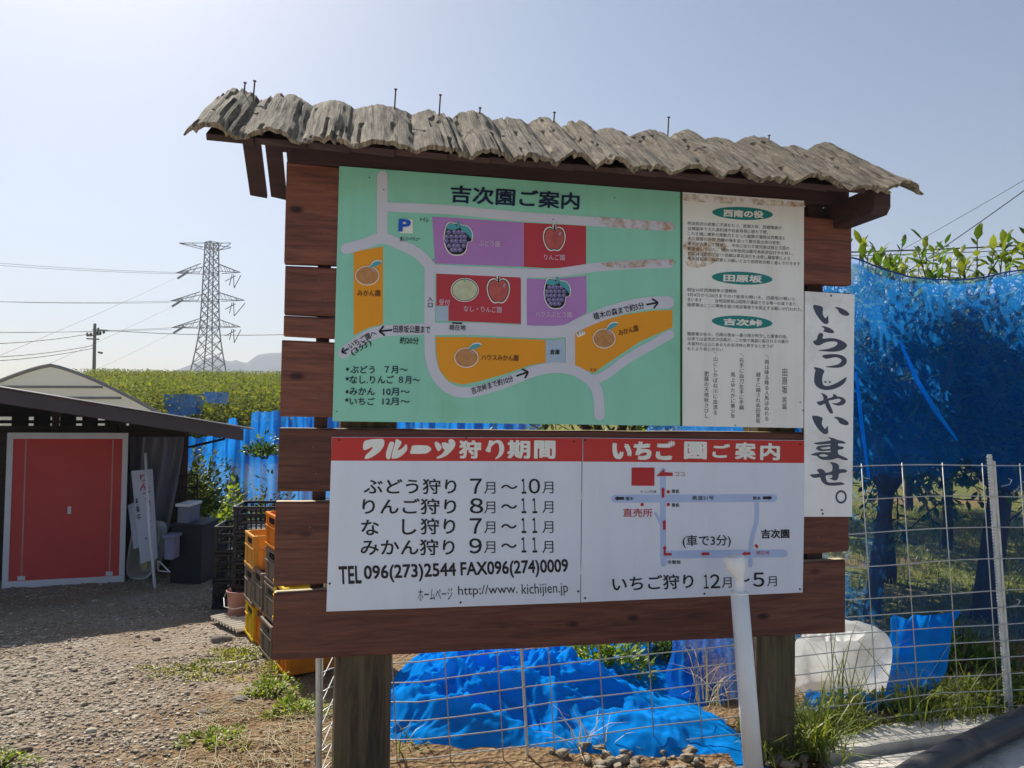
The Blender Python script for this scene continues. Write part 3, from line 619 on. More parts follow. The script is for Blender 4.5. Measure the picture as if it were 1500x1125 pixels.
tx.poly(B_([(122, 120), (165, 120), (210, 135), (215, 150), (208, 190), (220, 220), (238, 238), (260, 210), (265, 245), (265, 275), (248, 287), (220, 282), (180, 245), (145, 195), (125, 150)]), 3)
tx.poly(B_([(318, 132), (360, 130), (405, 145), (445, 172), (453, 195), (430, 206), (390, 197), (368, 182), (352, 155)]), 3)
tx.poly(B_([(265, 315), (310, 322), (355, 340), (400, 350), (424, 365), (415, 374), (360, 372), (360, 395), (400, 400), (408, 415), (385, 428), (358, 430), (358, 468), (400, 490), (445, 512), (440, 524), (400, 522), (355, 505), (300, 520), (220, 522), (180, 505), (160, 485), (105, 478), (140, 460), (190, 450), (280, 452), (285, 437), (200, 442), (160, 425), (158, 410), (185, 392), (280, 385), (282, 375), (180, 383), (130, 368), (200, 358), (285, 345), (282, 330)]), 2)
tx.poly(B_([(278, 545), (315, 545), (355, 560), (368, 590), (365, 605), (420, 608), (438, 622), (425, 638), (370, 645), (360, 680), (345, 705), (320, 710), (285, 695), (275, 690), (300, 685), (300, 660), (245, 665), (248, 700), (262, 725), (310, 730), (380, 725), (418, 742), (380, 752), (300, 758), (240, 748), (205, 715), (190, 680), (140, 688), (95, 660), (140, 652), (185, 645), (160, 615), (200, 602), (235, 625), (245, 640), (295, 628), (305, 600), (300, 565)]), 2)
ring = MB(); oc = B_([(384, 860)])[0]; n = 32; vs = []
for k in range(n):
    t = 2*math.pi*k/n
    for rr in (1, .68):
        a, b = S(oc[0]+52/q*rr*math.cos(t), oc[1]+62/q*(rr*.98+.02)*math.sin(t)); vs.append((a, -.0028, b))
tx.mb.add(vs, [(2*k, 2*((k+1) % n), 2*((k+1) % n)+1, 2*k+1) for k in range(n)])
tx.build('brush_lettering', SLATE, welc)
tx = Ink(6.2); tx.poly(B_([(183, 478), (220, 470), (265, 481), (240, 493), (200, 490)]), 2); tx.poly(B_([(192, 412), (278, 401), (283, 404), (283, 421), (215, 424)])); tx.build('letter_counter', WELC, welc)
# screws
for bd, pts, y in ((seas, ((497, 644.5), (841, 646.7), (683, 642), (483, 854.7), (847, 866), (674.5, 882.5)), 0), (berry, ((857, 644.5), (1172, 650.7), (1171.5, 863), (857, 876), (1031.5, 869.5)), 0), (mapb, ((541, 260), (562, 278), (634.5, 381), (810, 321.5), (900, 290), (493, 603)), 0),
                   (welc, ((1217, 433.2), (1205, 752.5), (1203.5, 747), (1209, 559.5), (1215.3, 559.7)), -.002), (hist, ((1172, 589), (1176, 601), (1077, 623)), 0)):
    for p in pts:
        a, b = S(*p, y); r = .0034 if bd in (welc, seas, berry) else .002
        MB().tube([(a, y-.0032, b), (a, y+.002, b)], [r, r*1.1], 10).build('screw', BLACKDOT, bd)
# ------------------------------------------------------------------ the ground
def lines(lo, hi, step, far_lo, far_hi, g=1.18):
    a = list(np.arange(lo, hi+1e-6, step)); s = step; x = hi
    while x < far_hi: s *= g; x += s; a.append(min(x, far_hi))
    s = step; x = lo; b = []
    while x > far_lo: s *= g; x -= s; b.append(max(x, far_lo))
    return b[::-1]+a
gx = lines(-4.2, 2.9, .032, -700, 700, 1.22); gy = lines(1.6, 7.2, .032, -30, 1350, 1.15)
gv = []
for y in gy:
    for x in gx:
        z = gz(x, y)
        if -5 < x < 4 and 1 < y < 9:
            z += .010*noise.noise((x*9, y*9, 0)) + .006*noise.noise((x*24, y*24, 3)) + .018*noise.noise((x*1.7, y*1.7, 5))
            if x > .9 and y < 3.25+.12*(x-1): z -= .05
        gv.append((x, y, z))
nx_ = len(gx); idx = np.arange(len(gv)).reshape(len(gy), nx_)
gf = np.stack([idx[:-1, :-1], idx[:-1, 1:], idx[1:, 1:], idx[1:, :-1]], -1).reshape(-1, 4)
def ground_mat():
    m, n, l, p = newmat('ground'); tc = n.new('ShaderNodeTexCoord'); v = tc.outputs['Object']
    sp = n.new('ShaderNodeSeparateXYZ'); l.new(v, sp.inputs[0])
    def math_(op, a, b=None):
        t = n.new('ShaderNodeMath'); t.operation = op
        for i, q_ in enumerate((a, b)):
            if q_ is None: continue
            if isinstance(q_, (int, float)): t.inputs[i].default_value = q_
            else: l.new(q_, t.inputs[i])
        return t.outputs[0]
    def step_(x, a, b):
        t = n.new('ShaderNodeMapRange'); t.interpolation_type = 'SMOOTHSTEP'; t.inputs[1].default_value = a; t.inputs[2].default_value = b; l.new(x, t.inputs[0]); return t.outputs[0]
    big = nz(n, l, v, 1.1, 5, .6); mid = nz(n, l, v, 7, 6, .65); fine = nz(n, l, v, 70, 4, .7)
    vo = n.new('ShaderNodeTexVoronoi'); vo.inputs['Scale'].default_value = 42; l.new(v, vo.inputs['Vector'])
    gravel = ramp(n, l, fine, [(.3, srgb(102, 90, 78)), (.55, srgb(160, 148, 132)), (.75, srgb(200, 190, 172))])
    gravel = mixc(n, l, ramp(n, l, vo.outputs['Color'], [(.3, (0, 0, 0)), (.9, (.6, .6, .6))]), gravel, srgb(176, 168, 156))
    gravel = mixc(n, l, ramp(n, l, big, [(.42, (0, 0, 0)), (.62, (.7, .7, .7))]), gravel, srgb(134, 112, 88))
    soil = ramp(n, l, mid, [(.3, srgb(92, 68, 48)), (.55, srgb(138, 112, 82)), (.75, srgb(172, 150, 114))])
    soil = mixc(n, l, ramp(n, l, fine, [(.5, (0, 0, 0)), (.75, (.7, .7, .7))]), soil, srgb(186, 168, 134))
    grass = ramp(n, l, mid, [(.3, srgb(92, 100, 44)), (.55, srgb(128, 134, 62)), (.8, srgb(160, 146, 92))])
    grass = mixc(n, l, ramp(n, l, big, [(.5, (0, 0, 0)), (.62, (.8, .8, .8))]), grass, srgb(150, 122, 88))
    xn = math_('ADD', sp.outputs[0], math_('MULTIPLY', math_('SUBTRACT', nz(n, l, v, 2.2, 4), .5), 1.6))
    yn = math_('ADD', sp.outputs[1], math_('MULTIPLY', math_('SUBTRACT', nz(n, l, v, 1.7, 4), .5), 1.2))
    c = mixc(n, l, step_(xn, -1.7, -1.15), gravel, soil)
    gm = math_('MULTIPLY', step_(xn, -.3, .4), step_(yn, 4.3, 5.0)); far = step_(yn, 10.5, 12.5)
    c = mixc(n, l, math_('MAXIMUM', gm, far), c, grass)
    l.new(c, p.inputs['Base Color']); p.inputs['Roughness'].default_value = .95; p.inputs['Specular IOR Level'].default_value = .2
    h = math_('ADD', math_('MULTIPLY', fine, .6), vo.outputs['Distance']); bumpn(n, l, p, h, .9, .02); return m
tag(npmesh('ground', gv, gf, ground_mat(), smooth=True), kind='structure')

def scatter_shapes(centers, radii, base_v, base_f, flat=.45):
    n = len(centers); k = len(base_v)
    ang = RS.rand(n)*6.28; ca, sa = np.cos(ang), np.sin(ang)
    sc3 = np.stack([radii*(.7+.6*RS.rand(n)), radii*(.7+.6*RS.rand(n)), radii*flat*(.6+.6*RS.rand(n))], 1)
    jit = 1+.8*(RS.rand(n, k, 1)-.5)
    v = base_v[None]*jit*sc3[:, None, :]; x = v[..., 0]*ca[:, None]-v[..., 1]*sa[:, None]; y = v[..., 0]*sa[:, None]+v[..., 1]*ca[:, None]
    v = np.stack([x, y, v[..., 2]], -1)+np.asarray(centers)[:, None, :]
    f = base_f[None]+(np.arange(n)*k)[:, None, None]; return v.reshape(-1, 3), f.reshape(-1, base_f.shape[1])
bmi = bmesh.new(); bmesh.ops.create_icosphere(bmi, subdivisions=1, radius=1); bmi.verts.ensure_lookup_table()
ICO_V = np.array([v.co[:] for v in bmi.verts]); ICO_F = np.array([[v.index for v in f.verts] for f in bmi.faces]); bmi.free()
def stonemat(name, a, b, c_):
    m, n, l, p = newmat(name); g = n.new('ShaderNodeNewGeometry'); c = ramp(n, l, g.outputs['Random Per Island'], [(0, a), (.6, b), (1, c_)])
    v = coords(n, l); c = mixc(n, l, ramp(n, l, nz(n, l, v, 60, 4), [(.4, (0, 0, 0)), (.8, (.5, .5, .5))]), c, srgb(110, 98, 84))
    l.new(c, p.inputs['Base Color']); p.inputs['Roughness'].default_value = .9; return m
cs = []; rr_ = []
while len(cs) < 24000:
    y = 2.1+5.4*RS.rand()**1.7; x = -4.6+4.1*RS.rand()
    if x < -y*.72: continue
    if x > -1.35+.5*noise.noise((x*1.5, y*1.5, 2)) and RS.rand() < .8: continue
    if noise.noise((x*.9, y*.9, 4.5)) > .12 and RS.rand() < .7: continue
    r = .0035+.009*RS.rand()**3 + (.004+.012*RS.rand() if RS.rand() < .015 else 0)
    cs.append((x, y, gz(x, y)+.010*noise.noise((x*9, y*9, 0))+.006*noise.noise((x*24, y*24, 3))+.018*noise.noise((x*1.7, y*1.7, 5))+r*.2)); rr_.append(r)
v_, f_ = scatter_shapes(cs, np.array(rr_), ICO_V, ICO_F)
tag(npmesh('gravel', v_, f_, stonemat('gravel_stone', srgb(122, 108, 94), srgb(170, 158, 140), srgb(214, 204, 186))), 'loose grey gravel spread over the yard', kind='stuff')

# ------------------------------------------------------------------ hills far behind, haze
mt = MB(); prof = [(-200, 562), (60, 560), (200, 556), (240, 550), (270, 538), (300, 525), (318, 521), (335, 530), (347, 527), (360, 533), (380, 518.5), (400, 517), (450, 513), (520, 500), (620, 520), (760, 540), (900, 562), (1100, 572), (1300, 580), (1700, 590)]
def mprof(px):
    for (a, b), (c, d) in zip(prof, prof[1:]):
        if a <= px <= c: return b+(d-b)*(px-a)/(c-a)
    return 590
def mfn(a, b):
    px = -200+1900*a; t = (b-.5)*2; Yc = 1000+t*260
    top = P(px, mprof(px)+1.3*noise.noise((px*.05, 0, 0))+1.0*noise.noise((px*.16, 2, 0)), 1000); x = top.x*Yc/1000
    h = max(0, top.z+12)*(1-abs(t)**1.3); return (x, Yc, -12+h*(1+.12*noise.noise((x*.02, Yc*.02, 4))*abs(t)*2))
mt.grid(mfn, 240, 24); tag(mt.build('hills', M('wooded_hill', srgb(44, 62, 58), .9, .3, .02), smooth=True), kind='structure')
hz = MB().box((0, 640, 95), (1700, 1520, 226)).build('haze', newmat('haze')[0]); tag(hz, kind='stuff')
hm = hz.data.materials[0]; hn = hm.node_tree.nodes; hn.remove(hn['Principled BSDF']); pv = hn.new('ShaderNodeVolumePrincipled')
pv.inputs['Color'].default_value = (.73, .81, .97, 1); pv.inputs['Density'].default_value = .00075; pv.inputs['Anisotropy'].default_value = .2
hm.node_tree.links.new(pv.outputs[0], hn['Material Output'].inputs['Volume'])

# ------------------------------------------------------------------ foliage helpers
LEAF8 = np.array([(0, 0, 0), (0, .4, .06), (0, .75, .03), (0, 1, -.1), (-.22, .38, .0), (-.17, .72, -.03), (.22, .38, .0), (.17, .72, -.03)])
LEAF8F = [(0, 4, 1), (0, 1, 6), (5, 3, 2), (2, 3, 7)]; LEAF8Q = [(4, 5, 2, 1), (1, 2, 7, 6)]
LEAF8T = np.array(LEAF8F+[(4, 5, 2), (4, 2, 1), (1, 2, 7), (1, 7, 6)])
LEAF4 = np.array([(0, 0, 0), (-.3, .5, .06), (0, 1, -.1), (.3, .5, .06)]); LEAF4T = np.array([(0, 2, 1), (0, 3, 2)])
def leaves(pos, dirs, size, base=LEAF8, tri=LEAF8T, wid=1.0):
    pos = np.asarray(pos, float); d = np.asarray(dirs, float); d = d/np.linalg.norm(d, axis=1, keepdims=True); n = len(pos)
    up = np.tile([0, 0, 1.], (n, 1))+.5*(RS.rand(n, 3)-.5); s = np.cross(d, up); s /= np.linalg.norm(s, axis=1, keepdims=True)+1e-9; w = np.cross(s, d)
    B = base*np.array([wid, 1, 1]); size = np.asarray(size).reshape(-1, 1, 1)
    v = pos[:, None]+size*(s[:, None]*B[None, :, :1]+d[:, None]*B[None, :, 1:2]+w[:, None]*B[None, :, 2:])
    f = tri[None]+(np.arange(n)*len(base))[:, None, None]; return v.reshape(-1, 3), f.reshape(-1, 3)
def blades(pos, h, w, lean, az=None):
    n = len(pos); pos = np.asarray(pos, float); az = RS.rand(n)*6.28 if az is None else az
    d = np.stack([np.cos(az), np.sin(az), 0*az], 1); s = np.stack([-np.sin(az), np.cos(az), 0*az], 1); V = []
    for t, ww in ((0, 1), (.4, .85), (.75, .6)):
        c = pos+d*(lean*t*t)[:, None]+np.array([0, 0, 1])*(h*(t-.35*t*t*np.minimum(1, lean/np.maximum(h, 1e-6))))[:, None]
        V += [c-s*(w*ww)[:, None], c+s*(w*ww)[:, None]]
    V.append(pos+d*lean[:, None]+np.array([0, 0, 1])*(h*(1-.45*np.minimum(1, lean/np.maximum(h, 1e-6))))[:, None])
    v = np.stack(V, 1); t = np.array([(0, 1, 3), (0, 3, 2), (2, 3, 5), (2, 5, 4), (4, 5, 6)])
    return v.reshape(-1, 3), (t[None]+(np.arange(n)*7)[:, None, None]).reshape(-1, 3)
BARK = M('tree_bark', srgb(70, 58, 48), .9, .3, 12, .8, 30, .01, (2, 2, .6))
LEAFA = leafmat('fruit_tree_leaf', srgb(44, 78, 34), srgb(98, 128, 52), .42)
LEAFB = leafmat('young_shoot_leaf', srgb(74, 98, 40), srgb(146, 152, 66), .42)
BUSH = leafmat('hillside_leaf', srgb(86, 102, 50), srgb(150, 152, 76), .3, .8, .08)
GRASSM = leafmat('grass_blade', srgb(84, 104, 42), srgb(150, 154, 78), .35)
STRAWM = leafmat('dry_straw', srgb(176, 158, 116), srgb(214, 200, 160), .2)

def ynet(x):
    Y = 4.2
    for _ in range(4): Y = 4.0+.55*max(0, (750+1083*x/Y-905)/760)
    return Y+.14
def fruit_tree(loc, ht, rad, seed, nsh, upshoots, label, group='fruit trees behind the blue net', zc=1.5, leaf=.082):
    tr = 1. if seed == 1 else .62; rg = np.random.RandomState(seed); e = empty('fruit_tree', loc, label=label, cat='tree', group=group)
    mb = MB(); fork = Vector((.06*rg.randn(), .06*rg.randn(), zc*.55))
    mb.tube([(0, 0, -.1), (.02, 0, .1), fork*.6, fork], [.10*tr, .085*tr, .075*tr, .07*tr], 9)
    tips = []
    for k in range(7):
        a = k*.9+rg.rand()*.5; q_ = [fork]
        for t in (.35, .7, 1.): q_.append(fork+Vector((math.cos(a)*rad*.85*t, max(math.sin(a)*rad*.85*t, ynet(loc[0])+.05-loc[1]), (zc-fork.z)*t**.8+.25*t*rg.rand())))
        mb.tube(q_, [.05, .035, .022, .01], 6); tips += q_[1:]
    pos, dr, sz, stems, isup = [], [], [], [], []
    for k in range(nsh+upshoots):
        up = k >= nsh
        b = np.array(tips[rg.randint(len(tips))])+rg.randn(3)*np.array([.22, .22, .16])*rad
        if up and seed in (1, 5, 7): b[0] = .16*rg.randn()+(.1, -.12)[seed == 5]; b[1] = .12*rg.randn()+.1; b[2] = max(b[2], zc-.1)
        L = rg.uniform(.35, .7) if not up else rg.uniform(.35, 1.0)*(ht-b[2])
        o_ = b.copy()*np.array([1, 1, 0]); o_ = o_/(np.linalg.norm(o_)+1e-6)
        d = (o_*.5+np.array([0, 0, rg.uniform(-.25, .9)])+rg.randn(3)*.35) if not up else np.array([rg.randn()*.12, rg.randn()*.12, 1.])
        d /= np.linalg.norm(d); n = int(L/(.032 if not up else .036)); cur = b.copy()
        bend = rg.randn(3)*.15; path = [b.copy()]
        for i in range(n):
            d = d+bend*.06; d /= np.linalg.norm(d); cur = cur+d*L/n; a = i*2.4+rg.rand()
            s = np.cross(d, [0.3, .1, 1]); s /= np.linalg.norm(s)+1e-6; w = np.cross(d, s)
            ld = s*math.cos(a)+w*math.sin(a)+d*(.55 if i < n-3 else 1.4)+np.array([0, 0, -.12 if i < n-3 else .3]); pos.append(cur.copy()); dr.append(ld); sz.append(leaf*rg.uniform(.7, 1.25)*(1.15 if up else 1))
            path.append(cur.copy()); isup.append(up and cur[2] > zc+.35)
        stems.append([path[0], path[len(path)//2], path[-1]])
    stems = [s_ for s_ in stems if min(q_[1] for q_ in s_)+loc[1] > ynet(s_[0][0]+loc[0])]
    for s_ in stems: mb.tube(s_, [.006, .005, .003], 4, False)
    mb.build('trunk', BARK, e, smooth=True)
    iu = np.array(isup); pos, dr, sz = np.array(pos), np.array(dr), np.array(sz)
    keep = np.array([q_[1]+loc[1] > ynet(q_[0]+loc[0]) for q_ in pos]); iu, pos, dr, sz = iu[keep], pos[keep], dr[keep], sz[keep]
    sz = np.where(iu, sz*1.08, sz); v, f = leaves(pos, dr, sz); o = npmesh('crown', v, f, [LEAFA, LEAFB], e)
    if len(o.data.polygons) == len(f): o.data.polygons.foreach_set('material_index', np.repeat(iu.astype(np.int32), len(LEAF8T)))
    return e
TREES = [(G(1440, 907), 2.62, .95, 1, 465, 46, 'pear tree with dark trunk behind the net, tall shoots standing above it'),
         (P(1300, 800, 6.0), 2.5, .9, 2, 465, 8, 'pear tree behind the net just right of the notice board'),
         (P(1175, 800, 5.6), 2.3, .9, 3, 420, 4, 'pear tree mostly hidden behind the notice board'),
         (P(1560, 800, 5.4), 2.3, 1.0, 4, 420, 4, 'pear tree at the right edge behind the net'),
         (P(1385, 800, 7.6), 3.1, .9, 5, 420, 40, 'pear tree of the second row between the two front trees'),
         (P(1275, 800, 5.0), 2.56, .75, 7, 400, 34, 'slim pear tree close behind the net beside the greeting board'),
         (P(900, 800, 7.0), 2.2, 1.0, 6, 160, 0, 'pear tree far behind the centre of the notice board')]
for i, (p, ht, rd, sd, ns, us, lb) in enumerate(TREES):
    p = Vector((p.x, p.y, gz(p.x, p.y))); fruit_tree(p, ht, rd, sd, ns, us, lb, zc=1.55)
for i, (px, Y) in enumerate(((1240, 9.5), (1330, 10.5), (1450, 9.6), (1530, 10.5), (1600, 8.0), (1080, 9.5))):
    p = P(px, 800, Y); p.z = gz(p.x, p.y); fruit_tree(p, 2.5, 1.25, 20+i, 300, 8, 'dark pear tree in the rear rows behind the blue net', 'pear trees in the rear rows', zc=1.5, leaf=.0821)
# hillside orchard: one far mass of low trained crowns
bc = []
for k in range(5600):
    y = 20+43*RS.rand()**1.2; s_ = RS.rand()
    px = 130+600*s_ if k < 4800 else 1150+440*s_
    x = (px-750)/1083*y
    bc.append((x, y, gz(x, y)))
bc = np.array(bc); per = 96; n = len(bc)
off = RS.randn(n, per, 3)*np.array([.6, .6, .3])*(.6+.7*RS.rand(n, 1, 1))+np.array([0, 0, .8])+np.array([0, 0, 1.])*(RS.rand(n, 1, 1)**3)*.7; off[..., 2] = np.clip(off[..., 2], .05, 1.75); pos = (bc[:, None]+off).reshape(-1, 3); dd = RS.randn(n*per, 3)+np.array([0, -.3, .4])
v, f = leaves(pos, dd, np.repeat(.075+.06*RS.rand(n), per)*(.6+.8*RS.rand(n*per)), LEAF4, LEAF4T, 1.3)
tag(npmesh('hillside_orchard', v, f, BUSH), 'low yellow green orchard covering the hillside', kind='stuff')
def shrub(name, loc, size, n, seed, label, mat, leaf=.06, group=None, cat='shrub', wid=1.):
    rg = np.random.RandomState(seed); e = empty(name, loc, label=label, cat=cat, group=group)
    a = rg.rand(n)*6.28; r = rg.rand(n)**.5; z = rg.rand(n); lump = 1+.35*np.sin(a*3+seed)+.2*np.sin(a*7)
    pos = np.stack([np.cos(a)*r*size[0]*lump, np.sin(a)*r*size[1]*lump, z*size[2]*(1.1-r*r*.8)*(.7+.3*np.sin(a*2+seed))], 1)
    d = np.stack([np.cos(a), np.sin(a), .5+rg.rand(n)], 1)+rg.randn(n, 3)*.6; v, f = leaves(pos, d, leaf*(.6+.8*rg.rand(n)), LEAF8, LEAF8T, wid)
    npmesh('foliage', v, f, mat, e); mb = MB()
    for k in range(7): q_ = pos[rg.randint(n)]; mb.tube([(q_[0]*.2, q_[1]*.2, -.03), (q_[0]*.6, q_[1]*.6, q_[2]*.5), tuple(q_)], [.008, .005, .002], 5, False)
    mb.build('stem', BARK, e); return e

# ------------------------------------------------------------------ wire mesh fence behind the board
fp = [(466, 1165, 2.72), (490, 1140, 2.90), (600, 1143, 2.85), (800, 1115, 2.95), (1076, 1076, 3.08), (1386, 1041, 3.3), (1480, 1034, 3.36), (1640, 1022, 3.5), (1980, 1003, 3.8)]
fpw = [P(*a) for a in fp]; FENCE = empty('mesh_fence', fpw[3], label='low silver wire mesh fence running behind the board and in front of the net', cat='fence')
def fence_run(a, b, lean): return
def fpt(t):
    seg = 0
    for i in range(len(fpw)-1):
        L = (fpw[i+1]-fpw[i]).length
        if t <= L or i == len(fpw)-2: return fpw[i]+(fpw[i+1]-fpw[i])*(t/L), (fpw[i+1]-fpw[i]).normalized()
        t -= L
TOT = sum((fpw[i+1]-fpw[i]).length for i in range(len(fpw)-1)); base = FENCE.location
hs = [.0735*k for k in range(8)]+[.0735*7+.142*k for k in range(1, 5)]
def fup(t): p, d = fpt(t); return Vector((-.075*d.x, -.075*d.y, 1)).normalized()
def fat(t, h):
    p, d = fpt(t); return p+fup(t)*h-base+Vector((0, .004*math.sin(t*9+h*20), .004*math.sin(t*5+h*7)))
rnd = random.Random(5)
for k, h in enumerate(hs):
    ts = np.linspace(0, TOT, 40); MB().tube([fat(t, h) for t in ts], .0026, 5).build('wire', STEEL, FENCE, smooth=True)
t = .03
while t < TOT:
    MB().tube([fat(t, -.06)+Vector((0, -.004, 0)), fat(t, .5)+Vector((0, -.004, 0)), fat(t, hs[-1]+.01)+Vector((0, -.004, 0))], .0024, 5).build('wire', STEEL, FENCE, smooth=True); t += .2045
def tpx(px):
    best = min(np.linspace(0, TOT, 800), key=lambda t: abs((fpt(t)[0].x/fpt(t)[0].y)*1083-(px-750))); return best
def steel_post(px, r, top, ribs=False):
    t = tpx(px); mb = MB(); a = fat(t, -.15)+Vector((0, .012, 0)); b = fat(t, top)+Vector((0, .012, 0)); mb.tube([a, b], r, 8)
    if ribs:
        mb.tube([a+Vector((r*2.4, .004, 0)), b+Vector((r*2.4, .004, -.03))], r*.7, 8)
        n = 90
        for i in range(n): c = a+(b-a)*(i/n); mb.tube([c, c+(b-a)*(.45/n)], r*1.25, 8)
    o = mb.build('steel_post', STEELW, FENCE); return o
steel_post(1475, .0095, 1.13, True); steel_post(782, .006, 1.1); steel_post(478, .011, 1.1)
t = tpx(1475)
for h in (.99, .45):
    c = fat(t, h); MB().tube([c+Vector((.02, -.02, 0)), c+Vector((.05, -.03, .01)), c+Vector((.06, -.03, .03)), c+Vector((.045, -.03, .035))], .0022, 5).build('wire_tie', STEEL, FENCE)
# end panel folded back beside the left post: slanted ties
a0 = P(470, 1100, 2.74); b0 = P(489, 1100, 2.9); mbx = MB()
for k in range(9):
    z = .02+.085*k; mbx.tube([Vector((a0.x, a0.y, z))-base, Vector((b0.x, b0.y, z+.05))-base], .0024, 5)
for q_ in (a0, b0): mbx.tube([Vector((q_.x, q_.y, -.1))-base, Vector((q_.x, q_.y, .8))-base], .004, 6)
mbx.build('folded_end_panel', STEEL, FENCE)

# ------------------------------------------------------------------ blue nets
NETC = (.012, .26, .95)
NET_R = netmat('blue_net_weave', NETC, .15, .28, (.8, 1, 3.0), 1.6, (.02, .34, 1.0), .6)
NET_R2 = netmat('blue_net_second_layer', NETC, .27, .46, (.8, 1, 3.0), 1.3, (.02, .34, 1.0), .6)
NET_S = netmat('blue_net_bunched', (.006, .32, 1.0), .88, .99, (1, 1, 1), 5, (.02, .36, 1.0), .36)
NET_L = netmat('blue_net_curtain', (.012, .19, .75), .55, .97, (6, 6, .35), 2.4, (.02, .33, .95), .5)
NET_F = netmat('blue_net_far', (.02, .16, .55), .5, .85, (1, 1, 1), .6)
tp_ = [(880, 700), (1180, 380), (1250, 378), (1300, 398), (1340, 407), (1400, 411), (1440, 407), (1480, 398), (1560, 392), (1700, 386), (2200, 372)]
def ntop(px):
    for (a, b), (c, d) in zip(tp_, tp_[1:]):
        if a <= px <= c: return b+(d-b)*(px-a)/(c-a)
    return 380
def nfn(a, b):
    px = 905+1200*a; Y = 4.0+.868*a+.03*math.sin(a*49)+.05*noise.noise((a*14, b*3, 0)); tz = P(px, ntop(px), Y).z
    q_ = P(px, 600, Y); sg = noise.noise((a*22, b*2, 5))*.03
    return (q_.x+sg, q_.y+.06*noise.noise((a*35, b*1.6, 9)), tz*(1-b)+.03*b)
def nfn2(a, b):
    p = Vector(nfn(a, b)); cut = 1.02+.22*noise.noise((a*13, 0, 2))+.10*noise.noise((a*41, 0, 6)); q_ = Vector(nfn(a, 0)); z = q_.z-.02+(cut-q_.z)*b
    return (p.x+.02*noise.noise((a*30, b*3, 2)), p.y+.05+.05*noise.noise((a*19, b*2.2, 4)), z)
nb = MB().grid(nfn, 190, 60).build('net_sheet', NET_R, smooth=True); ne = empty('blue_net', label='tall sheer blue bird net hanging in front of the pear trees', cat='net'); nb.parent = ne
MB().grid(nfn2, 190, 40).build('upper_layer', NET_R2, ne, smooth=True)
MB().tube([Vector(nfn(i/95, 0))+Vector((0, -.01, 0)) for i in range(16, 96)], .005, 5).build('top_cord', M('blue_cord', (.01, .05, .22), .6), ne)
MB().tube([P(1318, 500, 3.98), P(1345, 560, 3.99), P(1372, 604, 3.98), P(1402, 645, 3.98)], [.006, .012, .012, .006], 6).build('gathered_fold', NET_S, ne)
MB().tube([P(1254, 545, 3.95), P(1262, 620, 3.95), P(1273, 700, 3.95)], [.006, .01, .006], 6).build('gathered_fold', NET_S, ne)
# heap of netting on the ground under the board
def heap(x0_, x1_, y0_, y1_, H, seed, name, label, nx=230, ny=170, warp=1., fall=.68):
    def fn(a, b):
        x = x0_+(x1_-x0_)*a; y = y0_+(y1_-y0_)*b
        e = (1-abs(2*a-1)**3)*(1-abs(2*b-1)**3); e *= (.75+.5*noise.noise((x*1.7+seed, y*1.7, 0)))*(1.2-fall*a)
        wx = x+.10*noise.noise((x*3, y*3, seed)); wy = y+.10*noise.noise((x*3, y*3, seed+4))
        r = abs(noise.noise((wx*4.2, wy*4.2, seed)))+.55*abs(noise.noise((wx*8, wy*11, seed+1)))+.22*abs(noise.noise((wx*17, wy*23, seed+2)))
        f = .12*noise.noise((wx*38, wy*12, seed+3))
        ex = .10*noise.noise((x*3.1, y*3.1, seed+8))*warp; ey = .10*noise.noise((x*3.1, y*3.1, seed+11))*warp
        edge = 1-(1-abs(2*a-1)**6)*(1-abs(2*b-1)**6)
        return (x+ex, y+ey, gz(x, y)-.03+H*max(0, e)*(1.2-1.0*r+f)+.02*(1-edge))
    o = MB().grid(fn, nx, ny).build(name, NET_S, smooth=True); return tag(o, label, 'net')
heap(-.62, 1.0, 2.95, 4.35, .30, 3.3, 'netting_heap', 'bright blue heap of crumpled netting on the ground under the board')
heap(-.45, .25, 3.7, 4.5, .34, 8.1, 'netting_heap', 'second blue heap of netting lying behind the first', 110, 110)
def sheet(name, quad, label, mat, nx=30, ny=30, amp=.05, fr=(7, 2), **k):
    A, B, C, D = quad
    def fn(a, b):
        p = (A*(1-a)+B*a)*(1-b)+(D*(1-a)+C*a)*b; p = p.copy()
        p.y += amp*noise.noise((a*fr[0], b*fr[1], amp*100)); p.x += amp*.4*noise.noise((a*fr[0], b*fr[1]*2, 7)); p.z += amp*.5*noise.noise((a*fr[0], 0, 3))*(1 if b < .05 or b > .9 else 0)
        return p
    return tag(MB().grid(fn, nx, ny).build(name, mat, smooth=True), label, 'net', **k)
sheet('blue_net', (P(985, 925, 3.75), P(1092, 915, 3.75), P(1105, 1092, 3.4), P(970, 1100, 3.35)), 'upright blue net fold standing behind the fence left of the white pole', NET_L, amp=.09)
sheet('blue_net', (P(1305, 905, 3.75), P(1408, 897, 3.75), P(1372, 1018, 3.55), P(1262, 1022, 3.5)), 'loose blue net end hanging low beside the white sack', NET_S, amp=.06)
sheet('blue_net', (P(1180, 1015, 3.42), P(1330, 1012, 3.5), P(1330, 1056, 3.4), P(1170, 1066, 3.3)), 'blue net gathered on the ground in front of the white sack', NET_S, amp=.05)
